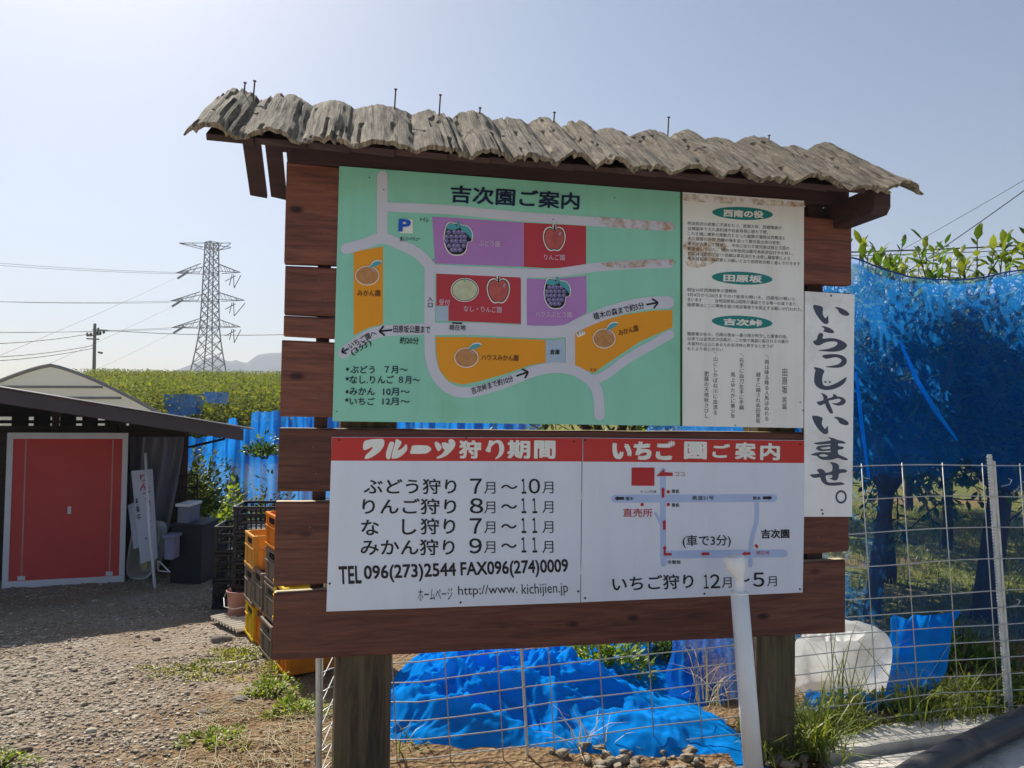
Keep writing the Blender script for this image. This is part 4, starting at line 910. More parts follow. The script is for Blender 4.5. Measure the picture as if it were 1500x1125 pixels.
def lfn(a, b):
    px = 232+560*a; Y = 8.9-.5*a+.22*noise.noise((a*38, b*.8, 0))+.30*noise.noise((a*15, b, 4))+.06*noise.noise((a*90, b*2, 3))
    st = ((225, 640), (330, 640), (335, 613), (346, 613), (350, 627), (364, 627), (370, 603), (800, 603)); top = float(np.interp(px, [q_[0] for q_ in st], [q_[1] for q_ in st]))+5*noise.noise((a*34, 0, 0))+3*noise.noise((a*90, 0, 0))
    t = P(px, top, Y); bz = gz(t.x, t.y)+.22+.45*noise.noise((a*16, 0, 2))+.15*noise.noise((a*50, 0, 2))
    return (t.x+.03*noise.noise((a*70, b*2, 7)), t.y, t.z*(1-b)+bz*b)
tag(MB().grid(lfn, 420, 40).build('blue_net', NET_L, smooth=True), 'long bright blue net curtain draped behind the crates left of the board', 'net')
for q_, lb in ((((240, 578), (300, 577), (296, 606), (246, 612)), 'blue net patch on the hillside orchard above the shed roof'), (((300, 574), (335, 574), (334, 592), (302, 590)), 'narrow blue net patch on the hillside below the pylon')):
    sheet('blue_net', tuple(P(x, y, Y) for (x, y), Y in zip(q_, (19.5, 19.5, 18.8, 18.8))), lb, NET_F, amp=.06)

# ------------------------------------------------------------------ white sack, pole, pipe, pavement, rubble
def sackfn(a, b):
    th = a*2*math.pi; ph = (b-.5)*math.pi; e = .8
    sg = lambda x, p: math.copysign(abs(x)**p, x)
    c = P(1232, 985, 3.62); w, d, h = .20, .16, .235
    x = w*sg(math.cos(ph), .62)*sg(math.cos(th), e); y = d*sg(math.cos(ph), .4)*sg(math.sin(th), e); z = h*sg(math.sin(ph), .7)
    t = (z/h+1)/2; k = .92+.14*t; nn = .030*noise.noise((x*7, y*7, z*5))-.020*abs(noise.noise((x*17+z*6, y*17, z*9)))+.010*noise.noise((x*34, y*34, z*20))
    return (c.x+x*k*(1+nn/w)+.09*max(0, t-.4)*(1 if x > 0 else -.2), c.y+y*k+nn, c.z+z+(.02*noise.noise((x*14, 0, 1)) if z > 0 else 0))
sm, sn, sl_, sp_ = newmat('white_woven_plastic'); sp_.inputs['Base Color'].default_value = (.88, .87, .85, 1); sp_.inputs['Roughness'].default_value = .55
tr_ = sn.new('ShaderNodeBsdfTranslucent'); tr_.inputs[0].default_value = (.96, .95, .92, 1); mx_ = sn.new('ShaderNodeMixShader'); mx_.inputs[0].default_value = .8
bumpn(sn, sl_, sp_, nz(sn, sl_, coords(sn, sl_, (1, 1, 1)), 22, 6), .8, .02)
sl_.new(sp_.outputs[0], mx_.inputs[1]); sl_.new(tr_.outputs[0], mx_.inputs[2]); tp_s = sn.new('ShaderNodeBsdfTransparent'); mx2 = sn.new('ShaderNodeMixShader'); sl_.new(ramp(sn, sl_, nz(sn, sl_, coords(sn, sl_, (1, 1, 1)), 7, 5), [(.35, (.62,)*3), (.65, (.92,)*3)]), mx2.inputs[0]); sl_.new(tp_s.outputs[0], mx2.inputs[1]); sl_.new(mx_.outputs[0], mx2.inputs[2]); sl_.new(mx2.outputs[0], sn['Material Output'].inputs[0])
sack = empty('white_sack', P(1232, 1062, 3.62), label='bulging white woven plastic sack behind the fence right of the board', cat='sack')
so = MB().grid(sackfn, 70, 44).build('sack_body', sm, smooth=True); so.parent = sack; so.matrix_parent_inverse = Matrix.Translation(-sack.location)
lip = MB().grid(lambda a, b: tuple(P(1178+112*a, 925-4*noise.noise((a*9, 0, 0))+14*b, 3.56+.10*math.sin(a*3.14)*(-1)+.02*noise.noise((a*14, b, 2)))), 40, 4).build('open_rim', sm, smooth=True); lip.parent = sack; lip.matrix_parent_inverse = Matrix.Translation(-sack.location)
PVC = M('white_pvc', srgb(246, 246, 246), .35, .05, 8, dirt=srgb(196, 190, 178), dscale=9, dlo=.6, dhi=.9)
pb = P(1105, 1143, 2.70); pt = P(1083, 868, 2.715)
pole = empty('white_pole', (pb.x, pb.y, 0), label='white plastic pipe pole with a flared cap standing in front of the board', cat='pole')
b_ = Vector((pb.x, pb.y, 0)); dirp = (pt-pb).normalized()
MB().tube([pb-dirp*.05-b_, pt-b_], [.0345, .0315], 24).build('pipe', PVC, pole, smooth=True)
mb = MB(); q_ = [(1083, 869, .0318), (1083, 866.5, .0318), (1083, 866, .019), (1083, 852, .0165), (1082.5, 845, .018), (1081, 839, .028), (1078, 831, .036), (1075.5, 822, .0385), (1074.5, 816.5, .037), (1074.3, 814.5, .034), (1074.2, 814.2, .026), (1074.4, 817, .024), (1074.5, 818, .002)]
mb.tube([P(x, y, 2.715)-b_ for x, y, r in q_], [r for _, _, r in q_], 24, True); mb.build('flared_cap', PVC, pole, smooth=True)
mb = MB(); ring = [(.0, .02), (.05, .105), (.02, .115)]
mb.tube([(pb.x-b_.x, 0, z) for z in (-.02, .015, .04, .055, .06)], [.118, .118, .10, .055, .036], 24); mb.build('rubber_foot', M('dark_rubber', srgb(92, 92, 96), .7, .15), pole, smooth=True)
CONC = M('pale_concrete', srgb(214, 208, 198), .9, .14, 5, .9, 50, .006, dirt=srgb(138, 126, 106), dscale=5, dlo=.5, dhi=.78)
def slab(name, pts, z0, z1, mat, **k):
    mb = MB(); n = len(pts); mb.add([(x, y, z0) for x, y in pts]+[(x, y, z1) for x, y in pts], [tuple(range(n)), tuple(range(n, 2*n))]+[(i, (i+1) % n, n+(i+1) % n, n+i) for i in range(n)])
    o = mb.build(name, mat, bevel=.012)
    return tag(o, **k)
def gp_(px, py): q = G(px, py); return (q.x, q.y)
slab('kerb', [gp_(1195, 1094), gp_(1290, 1069), gp_(1390, 1056), gp_(1500, 1047), gp_(1640, 1038), gp_(1640, 1060), gp_(1500, 1070), gp_(1390, 1083), gp_(1290, 1098), gp_(1215, 1114)], -.1, .022, CONC, kind='structure')
slab('pavement', [gp_(1220, 1118), gp_(1290, 1103), gp_(1390, 1088), gp_(1500, 1075), gp_(1640, 1065), (4.5, 2.6), (4.5, 2.0), (.82, 2.0)], -.12, -.012, CONC, kind='structure')
slab('pavement', [(-7, 1.98), (4.5, 1.98), (4.5, -9), (-7, -9)], -.12, .01, CONC, kind='structure')  # unseen slab behind the camera, added to bounce sunlight onto the board fronts
mp_ = [G(1240, 1225), G(1345, 1150), G(1440, 1100), G(1540, 1052), G(1640, 1010)]
MB_ = MB().tube([Vector((p.x, p.y, .044)) for p in mp_], .05, 20); tag(MB_.build('black_pipe', M('black_polyethylene', srgb(44, 46, 54), .38, .12, 8, dirt=srgb(96, 92, 86), dscale=6), smooth=True), 'thick black plastic pipe lying on the pale concrete at lower right', 'pipe')
RUB = M('broken_concrete', srgb(158, 146, 126), .95, .25, 30, 1.0, 60, .01, dirt=srgb(108, 92, 70), dscale=18, dlo=.45, dhi=.7)
bmi = bmesh.new(); bmesh.ops.create_icosphere(bmi, subdivisions=2, radius=1); IC2V = np.array([v.co[:] for v in bmi.verts]); IC2F = np.array([[v.index for v in f.verts] for f in bmi.faces]); bmi.free()
rr = random.Random(12)
for k in range(72):
    px = rr.uniform(790, 1075) if k < 56 else rr.uniform(1120, 1185); py = rr.uniform(1098, 1142) if k < 56 else rr.uniform(1100, 1130); g = G(px, py); r = rr.choice((rr.uniform(.008, .018), rr.uniform(.012, .034)))
    v = IC2V.copy(); v = np.array([np.clip(q_, -.55-.3*noise.noise((k, 1, 2)), .6+.3*noise.noise((k, 7, 2)))*(1+.5*noise.noise(Vector(q_)*1.9+Vector((k*3.1, 0, 0)))) for q_ in v])*np.array([r*rr.uniform(.9, 1.5), r*rr.uniform(.7, 1.1), r*.7])
    o = npmesh('rubble_stone', v, IC2F, RUB); o.location = (g.x, g.y, g.z+r*.3); o.rotation_euler = (rr.uniform(-.3, .3), rr.uniform(-.3, .3), rr.uniform(0, 6))
    tag(o, 'broken pale concrete lump lying in the rubble under the board', 'stone', 'rubble stones under the board')
g = G(408, 940)
for (px, py, r, lb) in ((325, 939, .045, 'smooth dark grey stone on the gravel in front of the crates'), (300, 1047, .028, 'angular pale stone on the dirt beside the weeds'), (350, 1027, .03, 'rounded tan stone between the weed patches')):
    g = G(px, py); v = np.array([q_*(1+.25*noise.noise(Vector(q_)*1.2+Vector((px, 0, 0)))) for q_ in IC2V])*np.array([r*1.5, r, r*.6]); o = npmesh('stone', v, IC2F, M('stone_%d' % px, srgb(120, 114, 108), .9, .2, 20), smooth=True); o.location = (g.x, g.y, g.z+r*.2); tag(o, lb, 'stone')

# ------------------------------------------------------------------ crates and things beside the board
def crate(loc, rz, L, Wd, H, mat, label, group, black=False, name='crate'):
    e = empty(name, loc, rz, label=label, cat='crate', group=group); th = .012; mb = MB()
    mb.box((0, 0, .02), (L-.03, Wd-.03, .015))
    for sx in (-1, 1):
        if black:
            for k in range(8): mb.box((sx*(L/2-.012), -Wd/2+.02+k*(Wd-.04)/7, H/2), (.010, .010, H-.05))
            for z in (.03, H*.4, H*.7): mb.box((sx*(L/2-.012), 0, z), (.012, Wd-.03, .016))
        else: mb.box((sx*(L/2-.014), 0, H/2), (th, Wd-.04, H-.02))
    for sy in (-1, 1):
        if black:
            for k in range(14): mb.box((-L/2+.02+k*(L-.04)/13, sy*(Wd/2-.012), H/2), (.010, .010, H-.05))
            for z in (.03, H*.4, H*.7): mb.box((0, sy*(Wd/2-.012), z), (L-.03, .012, .016))
        else: mb.box((0, sy*(Wd/2-.014), H/2), (L-.04, th, H-.02))
    for sx in (-1, 1):
        for sy in (-1, 1): mb.box((sx*(L/2-.017), sy*(Wd/2-.017), H/2), (.03, .03, H-.006))
    mb.build('crate_body', mat, e, bevel=.003, seg=1)
    rb = MB()
    for z, w in ((H-.012, .02), (H*.62, .012), (.02, .02)):
        for sx in (-1, 1): rb.box((sx*(L/2-.006), 0, z), (.016, Wd+.004, w))
        for sy in (-1, 1): rb.box((0, sy*(Wd/2-.006), z), (L-.024, .016, w))
    rb.build('rim', mat, e, bevel=.003, seg=1)
    if not black:
        for sx in (-1, 1):
            for y in (-Wd*.28, Wd*.28): MB().box((sx*(L/2-.006), y, H*.34), (.012, .014, H*.48)).build('rib', mat, e)
        for sy in (-1, 1):
            for x in (-L*.36, -L*.12, L*.12, L*.36): MB().box((x, sy*(Wd/2-.006), H*.34), (.014, .012, H*.48)).build('rib', mat, e)
        for sx in (-1, 1): MB().box((sx*(L/2-.0045), 0, H*.8), (.006, .10, .03)).build('handle_slot', BLACKDOT, e)
    return e
def plast(name, c, tr=.25):
    m, n, l, p = newmat(name); v = coords(n, l); f = nz(n, l, v, 8, 5); l.new(ramp(n, l, f, [(.3, tuple(x*.8 for x in c)), (.7, c)]), p.inputs['Base Color']); p.inputs['Roughness'].default_value = .8
    t = n.new('ShaderNodeBsdfTranslucent'); t.inputs[0].default_value = (*c, 1); mx = n.new('ShaderNodeMixShader'); mx.inputs[0].default_value = tr
    l.new(p.outputs[0], mx.inputs[1]); l.new(t.outputs[0], mx.inputs[2]); l.new(mx.outputs[0], n['Material Output'].inputs[0]); return m
CY, CO, CG, CA, CB = plast('yellow_plastic', srgb(250, 212, 30)), plast('orange_plastic', srgb(246, 150, 24)), plast('grey_brown_plastic', srgb(138, 122, 106), .1), plast('amber_plastic', srgb(240, 182, 84)), M('black_plastic', srgb(26, 26, 34), .4, .2, 20)
RZ = math.atan2(.51, .86)
def row(px, py, items, H, nm, jig):
    g = G(px, py); rg = random.Random(int(px)); z = g.z
    for i, (m, lb) in enumerate(items):
        ox = .25*.86-.13*(-.51); oy = .25*.51+.13*.86-.13
        e = crate((g.x+.22+rg.uniform(-.012, .012), g.y+.24+rg.uniform(-.012, .012), z), RZ+rg.uniform(-.03, .03), .50, .26, H, m, lb, 'plastic crates stacked left of the board'); z += H*.985
row(351, 944, [(CY, 'yellow crate at the bottom of the rearmost coloured stack'), (CG, 'grey brown crate in the middle of the rearmost coloured stack'), (CA, 'amber crate lying on top of the rearmost coloured stack')], .225, 'a', 0)
row(365, 956, [(CO, 'orange crate at the bottom of the second coloured stack'), (CG, 'grey brown crate on top of the orange one in the second stack')], .235, 'b', 0)
row(379, 974, [(CG, 'lowest grey brown crate of the all grey stack'), (CG, 'middle grey brown crate of the all grey stack'), (CG, 'upper grey brown crate of the all grey stack'), (CO, 'bright orange crate sitting topmost above the grey stack')], .208, 'c', 0)
row(394, 994, [(CO, 'orange crate on the ground showing under the lowest plank'), (CY, 'yellow crate on the front orange one beside the lowest plank')], .235, 'd', 0)
for (px, py, n, H, what) in ((305, 893, 3, .215, 'left black stack'), (332, 905, 4, .205, 'tall right black stack')):
    g = G(px, py); z = g.z
    for i in range(n):
        pos_ = ('lowest', 'second', 'third', 'topmost')[i] if n == 4 else ('lowest', 'middle', 'topmost')[i]
        crate((g.x+.26, g.y+.18, z), .12+.02*math.sin(i*3), .50, .34, H, CB, '%s black lattice crate of the %s' % (pos_, what), 'black lattice crates', True); z += H*.98
g = G(347, 908); bk = empty('bucket', (g.x+.02, g.y, g.z), label='dusty pink plastic bucket beside the yellow crate', cat='bucket')
mb = MB(); K = 24; PK = M('pink_plastic', srgb(176, 128, 120), .5, .1)
prf = [(.0, .0), (.075, 0), (.092, .2), (.098, .2), (.098, .215), (.09, .215), (.072, .01), (0, .01)]
vs = [(r*math.cos(2*math.pi*k/K), r*math.sin(2*math.pi*k/K), z) for r, z in prf for k in range(K)]
mb.add(vs, [(i*K+k, i*K+(k+1) % K, (i+1)*K+(k+1) % K, (i+1)*K+k) for i in range(len(prf)-1) for k in range(K)]); mb.build('bucket_body', PK, bk, smooth=True)
MB().tube([(-.098, 0, .2), (-.11, -.02, .16), (-.07, -.11, .12), (0, -.125, .11), (.07, -.11, .12), (.1, 0, .2)], .004, 6).build('handle', STEEL, bk)
A0, B0, C0, D0 = G(307, 912), G(347, 933), G(400, 925), G(355, 902)
tag(MB().grid(lambda a, b: tuple(((A0*(1-a)+B0*a)*(1-b)+(D0*(1-a)+C0*a)*b)+Vector((0, 0, .035+.012*math.sin(a*9*2*math.pi)))), 90, 4).build('corrugated_sheet', M('white_corrugated_plastic', srgb(214, 206, 192), .6, .06)), 'pale corrugated sheet lying on the gravel under the bucket', 'sheet')

# ------------------------------------------------------------------ shed with the red panel
SY = R(36); se = Vector((math.cos(SY), math.sin(SY), 0)); sb = Vector((-math.sin(SY), math.cos(SY), 0))
E0 = P(0, 569, 5.8)                                                   # the eave where it leaves the frame
def Wp(px, py, back):                                                  # a point on the plane `back` metres behind the eave
    d = ray(px, py); o_ = E0+sb*back; return CAMP+d*((o_-CAMP).dot(sb)/d.dot(sb))
E1 = Wp(365, 629, 0); LE = (E1-E0).dot(se); kx = (E1.z-E0.z)/LE
shed = empty('shed', (E0.x, E0.y, gz(E0.x, E0.y)), SY, label='low dark wooden shed with a grey metal lean-to roof at left', cat='shed'); SMI = Matrix.Rotation(-SY, 3, 'Z')
loc_ = lambda p: SMI @ (Vector(p)-shed.location)
zr0 = E0.z-shed.location.z; rz_ = lambda a: zr0+kx*a; aL = -5.0
def swl(px, back): return loc_(Wp(px, 600, back)).x
MB().grid(lambda a, b: (aL+(LE+.04-aL)*a, -.03+2.5*b, rz_(aL+(LE+.04-aL)*a)+.010*math.sin(b*2.5/.076*2*math.pi)+.012), 6, 200).build('roof', M('grey_roof_sheet', srgb(150, 150, 158), .5, .1, 3, metal=.2), shed)
def sloped(a0, a1, y, th, dz0, dz1):
    return MB().add([(a, yy, rz_(a)+dz) for yy in (y, y+th) for dz in (dz0, dz1) for a in (a0, a1)], [(0, 1, 3, 2), (5, 4, 6, 7), (0, 4, 5, 1), (2, 3, 7, 6), (0, 2, 6, 4), (1, 5, 7, 3)])
sloped(aL, LE-.05, 0, .03, -.115, -.006).build('fascia', M('brown_fascia', srgb(92, 80, 84), .7, .15, 3), shed)
SHW = M('shed_wall_board', srgb(74, 62, 58), .8, .3, 3, .5, 30, .004, (1, 1, 10))
WB = 1.25; ac = swl(272, WB); bz = Wp(90, 632, WB).z-shed.location.z; rbz = bz
MB().box(((aL+ac)/2, WB+.03, bz/2-.2), (ac-aL, .03, bz+.4)).build('front_wall', SHW, shed)
MB().box(((aL+ac)/2, WB-.01, bz+.02), (ac-aL, .06, .07)).build('wall_beam', DARKWOOD, shed, bevel=.004)
for px in (82, 180, 272): a = swl(px, WB-.05); MB().box((a, WB-.06, rz_(a)/2-.25), (.06, .06, rz_(a)+.45)).build('stud', DARKWOOD, shed, bevel=.004)
mb = MB(); RB = 2.3
for za, zb in ((-.6, rbz-.02), (rbz+.05, rbz+.085)): mb.box(((aL+ac-.1)/2, RB, (za+zb)/2), (ac-.1-aL, .03, zb-za))
for px in (30, 62, 100, 132, 165, 200): mb.box((swl(px, RB), RB-.03, rbz+.06), (.15, .04, .16))
n0 = len(mb.v); mb.add([(a, yy, z) for yy in (RB-.015, RB+.015) for z0 in (0, 1) for a, z in ((aL, rz_(aL)-.01 if z0 else rbz+.12), (ac-.1, max(rbz+.13, rz_(ac-.1)-.01) if z0 else rbz+.12))], [(0, 1, 3, 2), (5, 4, 6, 7), (0, 4, 5, 1), (2, 3, 7, 6), (0, 2, 6, 4), (1, 5, 7, 3)]); mb.build('rear_wall', SHW, shed)
MB().tube([loc_(Wp(272, 656, WB)), loc_(Wp(328, 643, .15)), loc_(Wp(331, 634, .1))], .012, 8).build('roof_bracket', BLACKDOT, shed)
# translucent sheet hanging at the shed corner
pm, pn, pl_, pp = newmat('cloudy_plastic_film'); pn.remove(pp); d_ = pn.new('ShaderNodeBsdfPrincipled'); d_.inputs['Base Color'].default_value = (*srgb(150, 150, 165), 1); d_.inputs['Roughness'].default_value = .3
t_ = pn.new('ShaderNodeBsdfTransparent'); m_ = pn.new('ShaderNodeMixShader'); m_.inputs[0].default_value = .6; pl_.new(t_.outputs[0], m_.inputs[1]); pl_.new(d_.outputs[0], m_.inputs[2]); pl_.new(m_.outputs[0], pn['Material Output'].inputs[0])
def cfn(a, b):
    r = 270-42*b**1.3; px = 190+(r-190)*a; return tuple(loc_(Wp(px, 640+212*b, WB-.12+.05*math.sin(a*17+b*2)+.06*noise.noise((a*6, b*2, 0)))))
MB().grid(cfn, 60, 30).build('plastic_curtain', pm, shed, smooth=True)
def slabq(name, q, th, mat, parent=None, off=Vector((0, 0, 0)), **k):
    nrm = (q[1]-q[0]).cross(q[3]-q[0]).normalized()
    if nrm.y > 0: nrm = -nrm
    mb = MB(); mb.add([p-off for p in q]+[p-nrm*th-off for p in q], [(0, 1, 2, 3), (7, 6, 5, 4), (0, 4, 5, 1), (1, 5, 6, 2), (2, 6, 7, 3), (3, 7, 4, 0)]); return mb.build(name, mat, parent, **k)
tl, tr3, br_, bl3 = P(11, 634, 6.70), P(188, 634.5, 7.16), P(182, 853, 6.98), P(2.5, 863, 6.50)
pan = empty('red_panel', bl3, label='large red panel in a white frame leaning against the shed', cat='panel'); bo = Vector(bl3)
lerp = lambda u, v: (tl*(1-u)+tr3*u)*(1-v)+(bl3*(1-u)+br_*u)*v
fwd_n = (tr3-tl).cross(bl3-tl).normalized(); fwd_n = fwd_n if fwd_n.y < 0 else -fwd_n
qd = lambda a, b, c, d, o=0: [lerp(a, c)+fwd_n*o, lerp(b, c)+fwd_n*o, lerp(b, d)+fwd_n*o, lerp(a, d)+fwd_n*o]
WFR = M('white_frame_paint', srgb(226, 226, 232), .5, .06); REDP = M('red_panel_paint', srgb(208, 62, 56), .4, .08, 3)
slabq('panel_board', qd(.04, .96, .035, .96), .03, REDP, pan, bo)
for n_, q_ in (('frame_rail', qd(0, 1, 0, .04, .012)), ('frame_rail', qd(0, 1, .955, 1, .012)), ('frame_stile', qd(0, .048, .041, .954, .012)), ('frame_stile', qd(.952, 1, .041, .954, .012))): slabq(n_, q_, .04, WFR, pan, bo)
for u_ in (.148, .868): slabq('pale_strip', qd(u_-.006, u_+.006, .045, .95, .004), .006, M('pale_strip_paint', srgb(206, 150, 140), .5), pan, bo); slabq('strip_foot', qd(u_-.03, u_+.03, .925, .952, .008), .01, WFR, pan, bo)
slabq('latch', qd(.50, .53, .49, .54, .008), .01, WFR, pan, bo)
def leaning(name, quad, Ys, label, cat, mat=WFR, th=.02):
    q = [P(x, y, Y) for (x, y), Y in zip(quad, Ys)]; e = empty(name, q[3], label=label, cat=cat); slabq('board', q, th, mat, e, q[3]); return e, q
BANW = M('banner_board_white', srgb(196, 196, 212), .5, .05)
ba, bq = leaning('banner_board', [(192, 690), (223, 687), (231, 817), (206, 826)], (7.0, 7.05, 6.85, 6.82), 'white banner board with brushed orchard lettering leaning beside the red panel', 'signboard', BANW)
def wcol(body, q, uu, v0, v1, w, mat, parent, off):
    mb = MB(); n = len(body); nrm = (q[1]-q[0]).cross(q[3]-q[0]).normalized(); nrm = nrm if nrm.y < 0 else -nrm
    at = lambda u, v: (q[0]*(1-u)+q[1]*u)*(1-v)+(q[3]*(1-u)+q[2]*u)*v
    for i, ch in enumerate(body):
        vs, fs = glyphs(ch, .016); h = (v1-v0)/n
        pts = [at(uu+(x-.5)*w, v0+h*(i+.5)-(y-.38)*h*.95)+nrm*.003-off for x, y in vs]; mb.add(pts, fs)
    return mb.build('lettering', mat, parent)
wcol('りんご園', bq, .56, .04, .44, .55, REDINK, ba, bq[3]); wcol('オーナー', bq, .58, .45, .80, .5, NAVY, ba, bq[3]); wcol('募集中', bq, .17, .3, .55, .25, NAVY, ba, bq[3])
leaning('narrow_board', [(187, 740), (203, 733), (207, 800), (196, 805)], (7.12, 7.15, 7.0, 7.0), 'small bluish white board half hidden behind the banner board', 'board', BANW)
tag(MB().tube([P(213, 664, 6.95), P(218, 770, 6.78), P(227, 862, 6.56)], .013, 10).build('white_stick', WFR, smooth=True), 'thin white stick leaning in front of the banner board', 'stick')
tubm = M('white_tub_plastic', srgb(206, 202, 196), .45, .08)
g = G(200, 850); tub = empty('plastic_tub', (g.x, g.y+.12, g.z), label='white plastic tub standing on its side at the foot of the banner', cat='tub')
def tubfn(a, b):
    th = a*2*math.pi; r = (.19+.025*b, .30+.03*b); e = .6; sg = lambda x: math.copysign(abs(x)**e, x)
    x = r[0]*sg(math.cos(th))*.62; z = .29+r[1]*sg(math.sin(th))*.86; y = .1-.19*b; s = .25*z; return (x+s*.4, y+s*.35, z*.95)
mb = MB().grid(tubfn, 40, 6); mb.add([tubfn(k/40, 0) for k in range(40)], [tuple(range(40))]); mb.build('tub_body', tubm, tub, smooth=True)
MB().tube([tubfn(k/40, 1) for k in range(41)], .012, 6).build('rim', tubm, tub, smooth=True)
MB().box((.03, -.02, .28), (.05, .02, .4)).build('yellow_strip', M('yellowed_plastic', srgb(206, 190, 130), .5), tub)
for i, (a, b, lb) in enumerate((((-14, 660), (-3, 800), 'white rail leaning at the left edge beside the red panel'), ((6, 700), (-12, 800), 'second white rail crossing behind the red panel'))):
    tag(MB().tube([P(*a, 7.15), P(*b, 6.95)], .015, 8).build('white_rail', WFR), lb, 'rail')
tri = empty('wire_stand', G(240, 838), label='small white triangular wire stand on the ground by the shed corner', cat='stand'); o3 = tri.location
for a, b in (((233, 822), (249, 838)), ((249, 838), (232, 836)), ((232, 836), (231, 822))): MB().tube([P(*a, 6.75)-o3, P(*b, 6.7)-o3], .006, 6).build('rod', WFR, tri)
# dark bins and a wire cage with a boxy white lid beyond the shed corner
def boxw(name, px0, px1, py0, py1, Y, dep, mat, label, cat, parts=()):
    a = P(px0, py1, Y); b = P(px1, py0, Y); e = empty(name, ((a.x+b.x)/2, Y+dep/2, a.z), label=label, cat=cat); w = b.x-a.x; h = b.z-a.z
    MB().box((0, 0, h/2), (w, dep, h)).build('body', mat, e, bevel=.012); MB().box((0, -.004, h+.012), (w+.03, dep+.03, .028)).build('lid', mat if not parts else parts[0], e, bevel=.008); return e
boxw('storage_bin', 248, 296, 772, 868, 6.9, .4, M('dark_bin', srgb(38, 36, 48), .6), 'dark storage bin standing at the right corner of the shed', 'bin')
boxw('cool_box', 259, 277, 742, 772, 6.95, .25, M('grey_lidded_box', srgb(120, 122, 140), .5), 'small grey box with a white lid on the dark bin', 'box', (WFR,))
boxw('pale_tub', 240, 254, 788, 820, 6.72, .14, M('lilac_plastic', srgb(140, 138, 170), .5), 'small lilac plastic box at the foot of the plastic curtain', 'box')
cg = empty('wire_cage', P(278, 870, 7.3), label='black wire cage frame standing behind the dark bin', cat='cage'); o4 = cg.location
for a, b in (((263, 697), (289, 695)), ((289, 695), (290, 800)), ((263, 697), (263, 800)), ((263, 715), (289, 714)), ((263, 735), (289, 734)), ((264, 760), (290, 759))): MB().tube([P(*a, 7.3)-o4, P(*b, 7.3)-o4], .009, 6).build('frame_bar', BLACKDOT, cg)
for k in range(5): MB().tube([P(268+4.3*k, 697, 7.3)-o4, P(268+4.3*k, 790, 7.3)-o4], .003, 5).build('thin_bar', BLACKDOT, cg)

# ------------------------------------------------------------------ greenhouse, poles, pylon, wires
gh = empty('greenhouse', (P(60, 600, 14).x, 14, gz(-8, 14)), label='pale plastic tunnel greenhouse behind the shed roof', cat='greenhouse'); oh = gh.location
cxg = P(72, 590, 14).x; hw_ = P(248, 590, 14).x-cxg; zt = P(72, 536, 14).z; zb_ = gz(-8, 14)
def arch(th, Y, k=1.):
    s = math.cos(th); c = math.sin(th); zs = P(72, 612, 14).z
    return Vector((cxg-.50*(Y-14)+hw_*s*k, Y, zs+(zt-zs)*(1-abs(s)**1.3)*k))
FILM = newmat('greenhouse_film')[0]; fn_ = FILM.node_tree; p_ = fn_.nodes['Principled BSDF']; p_.inputs['Base Color'].default_value = (.78, .76, .73, 1); p_.inputs['Roughness'].default_value = .4
t_ = fn_.nodes.new('ShaderNodeBsdfTranslucent'); t_.inputs[0].default_value = (.88, .86, .82, 1); m_ = fn_.nodes.new('ShaderNodeMixShader'); m_.inputs[0].default_value = .5; fn_.links.new(p_.outputs[0], m_.inputs[1]); fn_.links.new(t_.outputs[0], m_.inputs[2]); fn_.links.new(m_.outputs[0], fn_.nodes['Material Output'].inputs[0])
MB().grid(lambda a, b: tuple(arch(math.pi*a, 14+16*b)-oh), 40, 16).build('film_cover', FILM, gh, smooth=True)
mb = MB(); vs = [arch(math.pi*k/40, 14.02)-oh for k in range(41)]; vs += [Vector((vs[-1].x, vs[-1].y, -.3)), Vector((vs[0].x, vs[0].y, -.3))]; mb.add(vs, [tuple(range(43))]); mb.build('end_wall', FILM, gh)
for k in range(5):
    Y = 13.98+4*k; MB().tube([arch(math.pi*j/40, Y, 1.012)-oh for j in range(41)], .035 if k == 0 else .02, 6).build('arch_tube', M('dull_frame', srgb(150, 146, 142), .6) if k == 0 else bpy.data.materials['dull_frame'], gh)
for py in (566, 582): a = P(-150, py, 13.97); b = P(150+(py-566)*1.7, py+1, 13.97); MB().tube([a-oh, b-oh], .025, 6).build('cross_rail', bpy.data.materials['dull_frame'], gh)
CABLE = M('black_cable', srgb(40, 42, 50), .6); PYM = M('pylon_steel', srgb(62, 64, 72), .7, .1, .2); CPOLE = M('concrete_pole', srgb(128, 124, 120), .8, .1)
Yp = 62; up_ = empty('utility_pole', P(138, 575, Yp), label='grey concrete utility pole with crossarm beyond the greenhouse', cat='utility pole'); o5 = up_.location
MB().tube([Vector((0, 0, -3)), P(139, 474, Yp)-o5], [.17, .12], 10).build('pole_shaft', CPOLE, up_)
for a, b in (((129, 492), (147, 490)), ((136, 483), (158, 484)), ((127, 496), (145, 497))): MB().tube([P(*a, Yp)-o5, P(*b, Yp-.3)-o5], .06, 6).build('crossarm', CPOLE, up_)
for px, py in ((128, 490), (133, 490), (143, 488), (147, 488), (144, 483), (152, 486)): MB().tube([P(px, py+3, Yp)-o5, P(px, py, Yp)-o5, P(px, py-3, Yp)-o5], [.05, .12, .05], 8).build('insulator', CABLE, up_)
MB().tube([P(144, 516, Yp)-o5, P(150, 517, Yp)-o5], .09, 8).build('lamp_arm', CPOLE, up_)
Yy = 220.; py0 = P(305, 560, Yy); pyl = empty('transmission_tower', (py0.x, Yy, py0.z), label='tall steel lattice transmission tower with three pairs of arms', cat='pylon'); o6 = pyl.location
K_ = Yy/1083
def pc(px, py, dy=0): q = P(px, py, Yy)-o6; q.y += dy; return q
